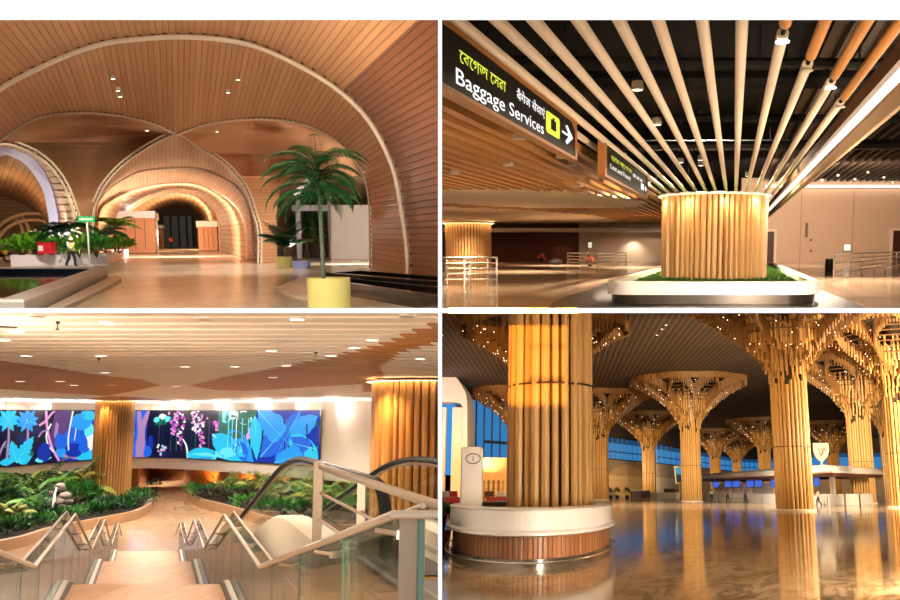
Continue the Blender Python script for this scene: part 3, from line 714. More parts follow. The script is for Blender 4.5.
# ------------------------------------------------ light
lamp('AREA', R, R.at(-110, -40, 9), 1000, '#fff6ea', (-14, 40, 5), 2, 1.4, name='hall_fill')  # unseen area fills, added to brighten the whole vaulted hall
lamp('AREA', R, R.at(-150, 120, 26), 6000, '#fff6ea', (-12, 44, 6), 4, 3, name='hall_fill')
lamp('SPOT', R, (p_pot.x, p_pot.y+1.6, .35), 1500, '#fff6ea', (p_pot.x+.5, p_pot.y+10, 9), .1, spot=120, blend=.9, name='vault_uplight')  # hidden uplights from here on, added to brighten the vault
for px, Y, e, tx in ((30, 48.4, 3000, 178), (60, 48.6, 2600, 120), (112, 60, 2800, 170), (290, 45, 2800, 310), (345, 24.2, 1100, 230), (395, 24.5, 1100, 250)):
    a = R.at(px, 250, Y); lamp('SPOT', R, (a.x, Y, 1.0), e, '#fff6ea', R.at(tx, 130 if Y > 30 else 30, Y-2 if Y > 30 else Y+2), .1, spot=130, blend=.9, name='vault_uplight')
lamp('SPOT', R, R.at(60, 225, 52), 800, '#e4e4ff', R.at(38, 190, 56), .1, spot=90, blend=.7, name='arch_fill')  # bluish spot added to make the white arch stand out
lamp('SPOT', R, R.at(60, 150, 40), 3500, '#fff4e0', R.at(60, 250, 53), .1, spot=70, blend=.7, name='planter_fill')  # unseen spot added to brighten the planter greenery
for px, py, Y in ((130, 209, 90), (208, 219, 108)):
    lamp('SPOT', R, R.at(px, py, Y), 2200, '#fff6ea', R.at(170, 180, Y-2), .1, spot=140, blend=.9, name='tunnel_uplight')  # hidden on the kiosk roofs, added because the tunnel was dark
for x, y_, e in ((-16, 38, 900), (-19, 46, 900), (-9, 39, 700)):
    lamp('SPOT', R, (x, y_, 5.6), e*1.4, '#fff6ea', (x, y_+.5, 0), .3, spot=120, blend=.8, name='hall_downlight')
lamp('SPOT', R, (-26, 60, 4.4), 500, '#fff1de', (-27, 66, 0), .2, spot=140, blend=.6, name='tunnel_downlight')
lamp('AREA', R, R.at(178, 212, 66), 2600, '#fff0e0', R.at(160, 244, 82), 1.0, .6, name='kiosk_fill')  # added fill, lifts the kiosk fronts
lamp('POINT', R, R.at(145, 234, 94), 1200, '#ffe6c4', size=.2, name='tunnel_fill')  # points hidden behind the kiosks, added to lift the tunnel end
lamp('POINT', R, R.at(208, 236, 112), 3000, '#ffe6c4', size=.2, name='tunnel_fill')
lamp('AREA', R, R.at(350, 238, 48), 620, '#fff2e6', R.at(350, 236, 61), .5, .3, name='bay_fill')  # added fill turned to the white bay wall
lamp('POINT', R, R.at(-30, 215, 64), 700, '#ffdcae', size=.2, name='bay_fill')
# ================================================================= UPPER RIGHT HALL: baggage hall with the slatted column
R = TR; rng = random.Random(8); sl = R.vx(734); h = R.h
def L_(X0, Y, hc): return V((X0+sl*Y, Y, h+hc))         # a point on a line that runs down the hall
tr_floor = marble('brown_polished_marble', '#c4aa8e', '#9a7e62', '#6e5642', (1.8, 3.2), .13, .25, .4, 0.0, .5, .25)
MB().quad((-25, 4, 0), (80, 4, 0), (80, 120, 0), (-25, 120, 0)).build('floor_baggage_hall', tr_floor, R, **STR)
black = mat('black_plenum', '#040404', 1.0, var=.3, spec=.1)
MB().quad((-40, 3, 8.2), (20, 3, 8.2), (34, 86, 8.2), (-40, 86, 8.2)).build('ceiling_plenum', black, R, **STR)
duct = mat('dark_duct_metal', '#110e0b', .8, 0, var=.3, spec=.2)
for i, (y, z, r, x0, x1) in enumerate(((13, 5.5, .16, -2, 8), (16.5, 5.3, .10, -1, 9), (20, 5.6, .22, -1, 12), (25, 5.5, .12, 0, 12), (31, 5.4, .2, 1, 15), (11, 5.6, .12, -3, 7))):
    t = thing('ceiling_duct', 'dark service duct crossing the black void above the tubes', 'duct', R, (x0, y, z), 'ducts in the black ceiling void')
    part(MB().tube([(x0, y, z), (x1, y+rng.uniform(-.4, .4), z)], r, 8), 'pipe', duct, R, t)
    for k in range(5): part(MB().box((x0+(x1-x0)*(k+.5)/5, y, z+.35), (.04, .04, .7)), 'hanger', duct, R, t)
# ---- tubes
tubem = grain('cream_tube', '#e6d5c0', '#d8c4ac', .45, (8, .4, 8)); orange = grain('orange_brown_tube', '#c2843c', '#a86c2a', .45, (8, .4, 8))
X0s = [-3.62, -3.16, -2.70, -2.28, -1.78, -1.31, -.865, -.364, .09, .59, 1.04, 1.52, 1.9]
brk = {9: 10.0, 10: 11.6, 11: 12.85, 12: 14.6}
lampw = glow('white_disc_glow', '#fffaf0', 5); disc_off = mat('grey_disc', '#b8a894', .4)
order = ['first', 'second', 'third', 'fourth', 'fifth', 'sixth', 'seventh', 'eighth', 'ninth', 'tenth', 'eleventh', 'twelfth', 'thirteenth']
for i, x in enumerate(X0s):
    x -= .057
    lab = f'{order[i]} cream ceiling tube counting from the hanging signs side' if i < 9 else f'{["first", "second", "third", "fourth"][i-9]} two-tone ceiling tube counting from the plain tubes to the light strip'
    y0 = 5.0; y1 = 43.0 if i < 12 else 40
    t = thing('ceiling_tube', lab, 'ceiling tube', R, L_(x, 12, 2.56), 'round ceiling tubes above the slatted column')
    b = brk.get(i)
    if b:
        part(MB().tube([L_(x, y0, 2.56), L_(x, b-.45, 2.56)], .074, 16), 'tube', orange, R, t, label='orange-brown near length of tube')
        part(MB().tube([L_(x, b, 2.56), L_(x, y1, 2.56)], .074, 16), 'tube', tubem, R, t)
        part(MB().tube([L_(x, b-.45, 2.56), L_(x, b, 2.56)], .03, 8), 'joint', black, R, t)
        part(MB().lathe([(.074, .0), (.088, -.012), (.08, -.025)], L_(x, b+.05, 2.56-.075), 16), 'light_disc', lampw if i in (9, 11) else disc_off, R, t)
    else:
        part(MB().tube([L_(x, y0, 2.56), L_(x, y1, 2.56)], .074, 16), 'tube', tubem, R, t)
        for k in range(6): part(MB().box(L_(x, 8+6*k, 2.56+.4), (.02, .02, .7)), 'hanger', duct, R, t)
# ---- wooden slat ceiling to the left, with cream inlaid ovals
slatw = grain('brown_ceiling_slat', '#bd8648', '#9c6630', .5, (8, .5, 8)); slatc = grain('cream_ceiling_slat', '#d8c6b0', '#c6b096', .5, (8, .5, 8))
def inoval(p):
    v = R.w(p)-CAM; px, py = PX+FPX*v.x/v.y, PY-FPX*v.z/v.y
    a = ((px-520)/125)**2+((py-199-(px-520)*.035)/8.5)**2 < 1
    b = ((px-500)/115)**2+((py-215.5-(px-500)*.045)/6.5)**2 < 1
    return a or b
mb = MB(); hcs = 2.3; x = -3.95
while x > -34:
    y = 5.5
    while y < 82:
        st = max(.5, y*.03); a, b = L_(x, y, hcs), L_(x, y+st, hcs)
        q = R.w(b)-CAM
        ov = 1 if inoval((a+b)/2) else 0; hw = .23 if ov else .105
        if PX+FPX*q.x/q.y > 425:
            mb.hexa([a+V((-hw, 0, 0)), a+V((hw, 0, 0)), b+V((hw, 0, 0)), b+V((-hw, 0, 0))], [a+V((-hw, 0, .2)), a+V((hw, 0, .2)), b+V((hw, 0, .2)), b+V((-hw, 0, .2))], ov)
        y += st
    x -= .5
mb.build('ceiling_slats', [slatw, slatc], R, **STR)
MB().quad((-40, 40, 4.25), (8, 40, 4.25), (14, 84, 4.25), (-40, 84, 4.25)).build('ceiling_board', mat('brown_slat_backing', '#4a3018', .8), R, **STR)
# ---- hanging signs
frame_w = grain('sign_wood_frame', '#a86f34', '#8a5522', .4, (6, .6, 6)); panel_k = mat('sign_black_panel', '#080808', .5, var=.05, spec=.1)
txw = glow('sign_white_glow', '#ffffff', 1.15); txy = glow('sign_yellow_glow', '#e2ee4a', 1.05)
def text_mesh(s, bold=0.0):
    cu = bpy.data.curves.new('txt', 'FONT'); cu.body = s; cu.offset = bold; cu.resolution_u = 3; o = bpy.data.objects.new('txt', cu); COL.objects.link(o)
    dg = bpy.context.evaluated_depsgraph_get(); me = bpy.data.meshes.new_from_object(o.evaluated_get(dg)); bpy.data.objects.remove(o)
    vs = [tuple(v.co) for v in me.vertices]; fs = [tuple(p.vertices) for p in me.polygons]; bpy.data.meshes.remove(me)
    return vs, fs
SX = -3.2
def sign_text(s, ya, yb, hb, hgt, m, par, root, bold=.012, cap=None, name='lettering'):
    vs, fs = text_mesh(s, bold)
    if not vs: return
    x0, x1 = min(v[0] for v in vs), max(v[0] for v in vs); z1 = cap or max(v[1] for v in vs)
    mb = MB(); P = []
    for v in vs:
        Y = ya+(yb-ya)*(v[0]-x0)/(x1-x0); P.append(L_(SX+.012, Y, hb+hgt*v[1]/z1))
    mb.add(P, fs); sub(mb, name, m, R, par, root, recalc=False)
def sign_shape(poly, m, par, root, name, off=.012):
    mb = MB(); mb.add([L_(SX+off, y, z) for y, z in poly], [tuple(range(len(poly)))]); return sub(mb, name, m, R, par, root, recalc=False)
def sign(label, ya, yb, zb, zt_, root_name='hanging_sign'):
    t = thing(root_name, label, 'sign', R, L_(SX, (ya+yb)/2, zb), 'hanging signs')
    f = .06; W = .17
    def seg(y0, y1, z0, z1, x0, x1): return MB().hexa([L_(SX+x0, y0, z0), L_(SX+x1, y0, z0), L_(SX+x1, y1, z0), L_(SX+x0, y1, z0)], [L_(SX+x0, y0, z1), L_(SX+x1, y0, z1), L_(SX+x1, y1, z1), L_(SX+x0, y1, z1)])
    part(seg(ya, yb, zt_-f, zt_, -W, .02), 'frame_rail', frame_w, R, t); part(seg(ya, yb, zb, zb+f*.9, -W, .02), 'frame_rail', frame_w, R, t)
    part(seg(ya, ya+.25, zb+f*.9, zt_-f, -W, .02), 'frame_end', frame_w, R, t)
    # rounded far end
    mb = MB(); q = []
    for k in range(9):
        a = PI/2*k/8; q.append((yb-.5+.5*sin(a), zt_-.16+.16*cos(a)))
    q += [(yb, zb), (yb-.18, zb), (yb-.18, zt_-.2), (yb-.5, zt_-f)]
    mb.loops([[L_(SX-W, y, z) for y, z in q], [L_(SX+.021, y, z) for y, z in q]], 0, cap=True); part(mb, 'frame_end', frame_w, R, t)
    p = part(seg(ya+.1, yb-.15, zb+f*.8, zt_-f*.9, -W+.02, .006), 'panel', panel_k, R, t)
    for y in (ya+.4, yb-.7): part(MB().tube([L_(SX-W/2, y, zt_), L_(SX-W/2, y, 4.4)], .015, 6), 'hanging_rod', duct, R, t)
    return t, p
t, p = sign('large black hanging sign reading Baggage Services with arrow', 7.2, 16.3, 1.70, 2.45)
sign_text('Baggage Services', 9.3, 13.5, 1.835, .185, txw, p, t, .004, .72)
sign_text('\u09c7\u09ac\u09c7\u0997\u099c \u09c7\u09b8\u09f1\u09be', 9.42, 11.3, 2.10, .15, txy, p, t, .006, .72)
sign_text('\u092c\u0948\u0917\u0947\u091c \u0938\u0947\u0935\u093e\u090f\u0902', 11.85, 13.58, 2.12, .13, txw, p, t, .006, .72)
sign_shape([(13.74, 1.905), (14.64, 1.905), (14.72, 1.935), (14.72, 2.235), (14.64, 2.265), (13.74, 2.265), (13.66, 2.235), (13.66, 1.935)], txy, p, t, 'pictogram_square')
sign_shape([(13.99, 1.995), (14.39, 1.995), (14.39, 2.165), (14.27, 2.165), (14.27, 2.205), (14.11, 2.205), (14.11, 2.165), (13.99, 2.165)], panel_k, p, t, 'pictogram_bag', .02)
sign_shape([(14.91, 2.065), (15.51, 2.065), (15.21, 1.945), (15.36, 1.905), (15.91, 2.085), (15.36, 2.265), (15.21, 2.225), (15.51, 2.105), (14.91, 2.105)], txw, p, t, 'arrow')
t, p = sign('smaller black hanging sign reading Lost and Found behind the large one', 19.8, 29.6, 1.70, 2.56)
sign_text('Lost and Found', 20.7, 24.6, 1.97, .13, txw, p, t, .004, .72)
sign_text('\u09b9\u09c7\u09f0\u09be\u09f1\u09be \u0986\u09f0\u09c1 \u09aa\u09cb\u09f1\u09be', 20.8, 24.9, 2.2, .12, txy, p, t, .006, .72)
sign_text('\u0916\u094b\u092f\u093e \u0914\u0930 \u092a\u093e\u092f\u093e', 25.2, 27.8, 2.15, .10, txw, p, t, .006, .72)
sign_shape([(27.4, 1.92), (28.2, 1.92), (28.2, 2.12), (27.4, 2.12)], txw, p, t, 'pictogram_square')
sign_shape([(28.4, 2.0), (28.8, 2.0), (28.65, 1.95), (28.8, 1.92), (29.2, 2.02), (28.8, 2.12), (28.65, 2.09), (28.8, 2.04), (28.4, 2.04)], txw, p, t, 'arrow')
# ---- slatted column
cy = 28.2; cx = R.at(713, 250, cy).x; r = 1.76; zt_ = 3.30
colw = grain('golden_slat_wood', '#e2b47c', '#cc985c', .42, (5, 5, .35)); cold = mat('dark_column_core', '#6a4420', .6)
t = thing('slatted_column', 'round golden wood-slatted column glowing at its top', 'column', R, (cx, cy, .47))
part(MB().lathe([(r-.12, .47), (r-.12, zt_)], (cx, cy, 0), 64), 'core', cold, R, t)
mb = MB(); n = 58; g = random.Random(2)
for k in range(n):
    a = 2*PI*k/n; w_ = (2*PI*r/n)*g.choice((.62, .74, .86))*.5; d = g.choice((.08, .13, .18)); C, S = cos(a), sin(a)
    pr = [(-w_, -.2), (w_, -.2), (w_, d*.55), (w_*.6, d*.92), (0, d), (-w_*.6, d*.92), (-w_, d*.55)]
    mb.loops([[(cx+C*(r-.1+q)-S*u, cy+S*(r-.1+q)+C*u, z) for u, q in pr] for z in (.47, zt_)], 0, cap=True)
part(mb, 'slats', colw, R, t)
part(MB().lathe([(r+.17, zt_+.01), (r+.18, zt_+.05), (r+.14, zt_+.07), (.5, zt_+.07)], (cx, cy, 0), 64), 'top_ring', mat('cream_top_ring', '#efe0c8', .5), R, t)
part(MB().lathe([(r+.10, zt_+.005), (r+.16, zt_+.005)], (cx, cy, 0), 64, cap=False), 'light_ring', glow('warm_cove_glow', '#ffe2ae', 9), R, t)
# ---- white planter with grass, dark plinth and dark floor inlay
def pl(px, Y, z=0): p = R.at(px, 250, Y); return V((p.x, p.y, z))
yn = 22.0; xa, xb = pl(603, yn).x, pl(824, yn).x
def rect(x0, x1, y0, y1, rr, z):
    out = []
    for (x, y, a0) in ((x1-rr, y0+rr, -PI/2), (x1-rr, y1-rr, 0), (x0+rr, y1-rr, PI/2), (x0+rr, y0+rr, PI)):
        for k in range(7):
            a = a0+PI/2*k/6; X, Y = x+rr*cos(a), y+rr*sin(a); out.append((X+sl*(Y-yn), Y, z))
    return out
whp = mat('white_planter_shell', '#ece6de', .35, var=.03); grs = mat('green_lawn', '#47732c', .8, var=.4, sc=18); stl = mat('brushed_dark_steel', '#3f3831', .25, .6, var=.2, sc=1, stretch=(.4, .4, 6))
t = thing('planter_island', 'white rounded planter with lawn around the slatted column', 'planter', R, ((xa+xb)/2, yn, 0))
part(MB().loops([rect(xa, xb, yn, 47, .9, .26), rect(xa, xb, yn, 47, .9, .62), rect(xa+.3, xb-.3, yn+.5, 46.5, .7, .62), rect(xa+.3, xb-.3, yn+.5, 46.5, .7, .3)], 0), 'wall', whp, R, t)
part(MB().loops([rect(xa+.12, xb-.12, yn+.12, 46.8, .8, 0), rect(xa+.12, xb-.12, yn+.12, 46.8, .8, .27)], 0), 'plinth', stl, R, t)
mb = MB(); q = rect(xa+.3, xb-.3, yn+.5, 46.5, .7, .46); mb.add(q, [tuple(range(len(q)))]); g = random.Random(4)
for _ in range(5200):
    Y = g.uniform(yn+.8, 46); X = g.uniform(xa+.5, xb-.5)+sl*(Y-yn)
    if (X-cx)**2+(Y-cy)**2 < (r+.05)**2: continue
    leafquad(mb, (X, Y, .45), (g.uniform(-.5, .5), g.uniform(-.5, .5), 1), (g.uniform(-1, 1), 1, 0), .13, .06)
part(mb, 'lawn', grs, R, t, recalc=False)
MB().add([R.fl(x, y, .006) for x, y in curve([(552, 303), (562, 298), (603, 284.5), (640, 272), (700, 268), (780, 272), (822, 290), (870, 309), (900, 322), (720, 330), (560, 322), (552, 308), (552, 303)], 60)[:-1]], [tuple(range(59))]).build('floor_inlay', marble('black_granite_floor', '#15110d', '#241c15', '#362c22', (1.2, 1.2), .32, .3, .8, 0.0, .25), R, **STR)
# ---- lowered edge with the light strip on the right
fas = mat('beige_fascia', '#b89a78', .5, var=.05)
def strip(name, z0, z1, x0, x1, m, y0=8, y1=76, **k):
    mb = MB()
    mb.hexa([L_(x0, y0, z0), L_(x1, y0, z0), L_(x1, y1, z0), L_(x0, y1, z0)], [L_(x0, y0, z1), L_(x1, y0, z1), L_(x1, y1, z1), L_(x0, y1, z1)])
    return mb
o = strip('', 2.02, 2.34, 2.35, 2.43, fas).build('beam_light_fascia', fas, R, **STR)
strip('', 2.62, 2.9, 2.28, 2.5, fas).build('beam_light_fascia', mat('brown_upper_fascia', '#7d5a38', .5), R, **STR)
t = thing('light_strip', 'long white linear light along the lowered ceiling edge', 'light', R, L_(2.4, 20, 2.34))
part(strip('', 2.345, 2.615, 2.39, 2.43, fas), 'diffuser', glow('white_strip_glow', '#fff3e0', 3.2), R, t)
part(strip('', 2.30, 2.35, 2.33, 2.345, fas), 'lip', fas, R, t)
# right-hand ceiling: bronze lamella below a brown board
bron = mat('bronze_lamella', '#2c2015', .6, .1, var=.2)
mb = MB()
for k in range(46):
    x = 3.2+k*.62; a, b = L_(x, 9, 6.15), L_(x, 78, 6.15)
    mb.hexa([a, a+V((.22, 0, 0)), b+V((.22, 0, 0)), b], [a+V((0, 0, .25)), a+V((.22, 0, .25)), b+V((.22, 0, .25)), b+V((0, 0, .25))])
mb.build('ceiling_lamella', bron, R, **STR)
MB().quad(L_(2.8, 6, 6.5), L_(40, 6, 6.5), L_(40, 79, 6.5), L_(2.8, 79, 6.5)).build('ceiling_right', mat('dark_bronze_board', '#3a2716', .7), R, **STR)
# ---- back walls
wallp = mat('pinkish_plaster_wall', '#c4a58c', .55, var=.05); wallw = mat('pale_plaster_wall', '#cbb49c', .55, var=.05); maroon = mat('dark_red_wall', '#5a2012', .5, var=.15)
def bwall(name, xa, xb, Y, z0, z1, m):
    a, b = R.at(xa, 250, Y), R.at(xb, 250, Y); return MB().hexa([(a.x, Y, z0), (b.x, Y, z0), (b.x, Y+.4, z0), (a.x, Y+.4, z0)], [(a.x, Y, z1), (b.x, Y, z1), (b.x, Y+.4, z1), (a.x, Y+.4, z1)]).build(name, m, R, **STR)
bwall('wall_back_right', 740, 1150, 79, 0, 8.4, wallp)
bwall('wall_back_pale', 579, 742, 85, 0, 4.6, wallw)
bwall('wall_back_red', 489, 580, 85.5, 0, 4.6, maroon)
bwall('wall_back_left', 380, 490, 90, 0, 4.6, wallw)
for px in (800, 852): 
    a = R.at(px, 250, 78.97); MB().box((a.x, 78.98, 3.5), (.05, .04, 7)).build('trim_wall_joint', mat('wall_joint', '#9a7c66', .6), R, **STR)
cg = glow('warm_cove_glow', '#ffe2ae', 9)
a, b = R.at(764, 250, 78.6), R.at(1100, 250, 78.6)
t = thing('cove_light', 'long glowing cove light at top of the right back wall', 'light', R, (a.x, 78.6, 7.2)); part(MB().box(((a.x+b.x)/2, 78.55, 7.3), (b.x-a.x, .25, .3)), 'diffuser', glow('cove_line_glow', '#fff0dc', 3.0), R, t); part(MB().box(((a.x+b.x)/2, 78.3, 7.15), (b.x-a.x, .25, .1)), 'ledge', fas, R, t)
MB().box((R.at(560, 250, 83).x, 82.5, h+1.6), (30, 4, .35)).build('ceiling_rim', mat('white_ceiling_rim', '#d6c6b4', .5), R, **STR)
dw = grain('dark_brown_door', '#4a2414', '#3a1a0e', .4)
for i, (xa, xb, zt2) in enumerate(((764.5, 773.5, 3.0), (892, 904, 3.1))):
    a, b = R.at(xa, 250, 78.9), R.at(xb, 250, 78.9)
    f = MB(); f.box((a.x-.12, 78.9, zt2/2), (.24, .3, zt2)).box((b.x+.12, 78.9, zt2/2), (.24, .3, zt2)).box(((a.x+b.x)/2, 78.9, zt2+.12), (b.x-a.x+.48, .3, .24))
    o = f.build(f'door_{i+1}', mat('door_surround', '#d8c4b0', .5), R, **STR)
    MB().box(((a.x+b.x)/2, 78.95, zt2/2), (b.x-a.x, .12, zt2)).build('door_leaf', dw, R, o, base=(0, 0, 0))
a = R.at(847, 247.5, 78.8); t = thing('notice_board', 'small bright lit notice on the right back wall', 'notice', R, a)
part(MB().box(a, (.72, .1, .68)), 'frame', mat('grey_frame', '#8a7d70', .4), R, t); part(MB().box(a+V((0, -.06, 0)), (.6, .04, .56)), 'lit_face', glow('notice_glow', '#fff6dc', 1.4), R, t)
a = R.at(806.5, 230, 78.85); t = thing('wall_slot', 'tall dark narrow slot panel on the right back wall', 'panel', R, a); part(MB().box(a, (.2, .1, 1.4)), 'recess', mat('dark_slot', '#6a5444', .6), R, t); part(MB().box(a+V((-.12, 0, 0)), (.05, .16, 1.45)).box(a+V((.12, 0, 0)), (.05, .16, 1.45)), 'edge', mat('slot_edge', '#a88c76', .5), R, t)
for px, py in ((811, 240), (811, 251)):
    a = R.at(px, py, 78.85); t = thing('wall_socket', 'small square dark fitting below the wall slot', 'socket', R, a, 'square fittings below the wall slot'); part(MB().bbox(a, (.2, .1, .2), .03), 'plate', mat('dark_slot', '#6a5444', .6), R, t)
a = R.at(590, 245, 84.8); t = thing('notice_board', 'small pale lit notice on the pale far wall', 'notice', R, a)
part(MB().box(a, (.5, .1, .72)), 'frame', mat('grey_frame', '#8a7d70', .4), R, t); part(MB().box(a+V((0, -.06, 0)), (.4, .04, .6)), 'lit_face', glow('notice_glow2', '#fbeccb', .8), R, t)
# lit wooden column far left
a = R.at(468.5, 250, 76); t = thing('slatted_column', 'wide glowing wood-slatted column far behind the railings', 'column', R, (a.x, 76, 0)); rr = 2.05
part(MB().lathe([(rr-.1, 0), (rr-.1, 3.7)], (a.x, 76, 0), 40), 'core', cold, R, t); mb = MB()
for k in range(44):
    q = 2*PI*k/44; mb.tube([(a.x+rr*cos(q), 76+rr*sin(q), 0), (a.x+rr*cos(q), 76+rr*sin(q), 3.7)], .11, 6)
part(mb, 'slats', colw, R, t); part(MB().lathe([(rr+.1, 3.7), (rr+.4, 3.7)], (a.x, 76, 0), 40, cap=False), 'light_ring', glow('warm_cove_glow', '#ffe2ae', 9), R, t)
# ---- railings
steel = mat('brushed_steel', '#b0a698', .3, .85, var=.08); 
def railing(label, room, pts, H, nr, root_name='steel_railing', group='steel railings', m=None, pr=.04, rr=.022):
    m = m or steel; t = thing(root_name, label, 'railing', room, pts[0], group)
    for p in pts:
        part(MB().lathe([(pr*2.2, 0), (pr*2.2, .03), (pr, .05), (pr, H)], p, 8), 'post', m, room, t)
    for k in range(nr):
        z = H if k == 0 else H*(1-k/(nr+.3)); part(MB().tube([V(p)+V((0, 0, z)) for p in pts], rr*1.5 if k == 0 else rr, 6), 'top_rail' if k == 0 else 'bar', m, room, t)
    return t
railing('steel railing nearest the left edge, in front of the far lit column', R, [R.fl(x, y) for x, y in ((410, 292), (447, 286.5), (488, 286.2), (497, 287))], 1.15, 5)
railing('steel railing just in front of the leftmost one, ending at a corner post', R, [R.fl(x, y) for x, y in ((420, 294), (464.5, 292), (470, 288.5), (497, 286.0))], 1.15, 5)
railing('steel railing in front of the pale far wall', R, [R.fl(x, y) for x, y in ((567.5, 266), (582, 267), (597, 268), (613, 267), (626, 264.5))], 1.05, 4)
railing('steel railing beside the right back wall behind the small bin', R, [R.fl(x, y) for x, y in ((833.5, 281), (848, 277.5), (862, 274.8), (874, 272.8), (885, 271), (896, 269.5), (915, 267))], 1.2, 5)
railing('short steel railing at the edge behind the long right railing', R, [R.fl(x, y) for x, y in ((888, 266), (902, 267.5), (918, 269))], 1.1, 3)
p = R.fl(829.5, 272); t = thing('waste_bin', 'small dark bin standing beside the right railing', 'bin', R, p)
part(MB().lathe([(.26, 0), (.28, .05), (.28, .78), (.22, .82)], p, 16), 'body', mat('black_bin', '#1b1714', .4), R, t); part(MB().lathe([(.29, .74), (.29, .80), (.16, .82)], p, 16), 'lid', mat('dark_lid', '#2a2420', .3), R, t)
p = R.fl(541, 263.4); person('crouching person in red top beside the dark red wall', R, (p.x, p.y, 0), rad(60), squat, 2.0, mat('red_work_shirt', '#b5362a', .7), mat('red_work_vest', '#c0342a', .7), navy)
p = R.fl(591, 266.5); person('crouching worker in white helmet and orange vest on the floor', R, (p.x, p.y, 0), rad(-70), squat, 1.9, mat('orange_shirt', '#c46a4a', .7), mat('orange_work_vest', '#d8703f', .7), mat('khaki_trousers', '#8a6a4e', .7), whh)
p = R.fl(556, 264.5); t = thing('equipment_bag', 'dark low bag lying beside the crouching red worker', 'bag', R, p); part(MB().ball((p.x, p.y, .24), (.62, .3, .26)), 'body', mat('dark_bag', '#2a2220', .7), R, t); part(MB().tube([(p.x-.2, p.y, .46), (p.x-.1, p.y, .6), (p.x+.1, p.y, .6), (p.x+.2, p.y, .46)], .025, 5), 'handle', mat('dark_bag', '#2a2220', .7), R, t)
# ---- downlights between tubes and slats
def downlight(room, p, r, lit, label, grp, m=None):
    t = thing('ceiling_downlight', label, 'downlight', room, p, grp)
    part(MB().lathe([(r*.85, .14), (r, .02), (r, 0), (r*.8, -.01)], p, 14), 'housing', m or disc_off, room, t)
    part(MB().lathe([(r*.8, -.012), (.004, -.016)], p, 14), 'lens', lit, room, t)
lw2 = glow('downlight_glow', '#fff3e2', 3)
for px, py, Y in ((637.5, 89.5, 14.2), (656.8, 124.5, 17.5), (680.5, 162.5, 26), (701, 165.5, 27), (701, 160, 24.5), (649, 182, 32), (748, 176, 30), (623, 158, 24)):
    downlight(R, R.at(px, py, Y), .11, lw2, 'small round downlight hung in the dark gaps between cream tubes', 'downlights between the tubes')
for px, py, Y in ((520.5, 139, 16.5), (573.5, 165.5, 23), (455, 174, 25), (580, 187, 31), (562, 158, 21), (508, 166, 23)):
    downlight(R, R.at(px, py, Y)*1, .16, mat('pale_downlight_lens', '#d8cbb8', .4), 'pale round downlight set in the brown slat ceiling', 'downlights in the slat ceiling')
for px, py in ((806, 177), (822, 181), (838, 176), (855, 180), (868, 173), (884, 178), (796, 182), (893, 183)):
    a = R.at(px, py, 62+ (px % 7)); downlight(R, R.at(px, py, 66), .13, lw2, 'tiny downlight in the bronze ceiling near the cove light', 'downlights in the bronze ceiling')
# ---- light
for k in range(10):
    a = 2*PI*(k+.5)/10
    lamp('SPOT', R, (cx+(r+.25)*cos(a), cy+(r+.25)*sin(a), zt_-.02), 150, '#ffdca6', (cx+(r+.22)*cos(a), cy+(r+.22)*sin(a), 0), .05, spot=150, blend=1, name='column_top_lamp')
lamp('SPOT', R, R.at(1010, 290, 13), 3200, '#fff2e4', R.at(720, 288, 22), .1, spot=70, blend=.8, name='planter_fill')  # added out of view to whiten the planter front
lamp('SPOT', R, R.at(1000, 200, 40), 9000, '#ffe6cc', R.at(850, 300, 34), .2, spot=110, blend=.8, name='hall_downlight')
lamp('AREA', R, R.at(960, 297, 9), 420, '#ffe4c6', (4, 20, 4.2), 1.5, 1, name='hall_fill')  # area fills added beyond the right edge, aimed up at the tubes
lamp('AREA', R, R.at(960, 298, 15), 900, '#ffe0bd', (2, 24, 4.2), 2, 1.2, name='hall_fill')
lamp('AREA', R, (cx+14, 60, 6.0), 4000, '#ffe2c4', (cx+18, 79, 5), 8, 1.2, name='cove_lamp')
lamp('SPOT', R, R.at(634, 236, 84), 420, '#fff2de', R.at(634, 262, 84.5), .1, spot=110, blend=.8, name='wall_lamp')
lamp('SPOT', R, R.at(563, 236, 84), 60, '#ffc890', R.at(563, 262, 85), .1, spot=90, blend=.8, name='wall_lamp')
for px, Y in ((468, 72), (520, 50), (560, 66), (640, 60), (470, 30)):
    a = R.at(px, 250, Y); lamp('SPOT', R, (a.x, Y, 3.75), (1100 if px == 468 else 5200) if Y > 40 else 1500, '#ffe6c8', (a.x, Y, 0), .15, spot=125, blend=.8, name='hall_downlight')
lamp('SPOT', R, R.at(468, 245, 73.2), 110, '#ffcf8a', R.at(468, 262, 74), .1, spot=120, blend=1, name='column_top_lamp')
# ================================================================= LOWER LEFT HALL: stairs down to the screen garden
R = BL; rng = random.Random(21); sl = R.vx(155); h = R.h
def S_(off, Y, zr=None, Z=None): return V((off+sl*Y, Y, Z if Z is not None else h-zr))   # off metres beside the stair axis, zr below the eye
def pxy(p): q = R.w(p)-CAM; return PX+FPX*q.x/q.y, PY-FPX*q.z/q.y
bl_floor = marble('rosy_cream_marble', '#dcbd98', '#c3996f', '#a57b55', (1.5, 2.6), .14, .12, .4, sl, .5, .2)
MB().quad((-60, 20, 0), (30, 20, 0), (30, 90, 0), (-60, 90, 0)).build('floor_screen_hall', bl_floor, R, **STR)
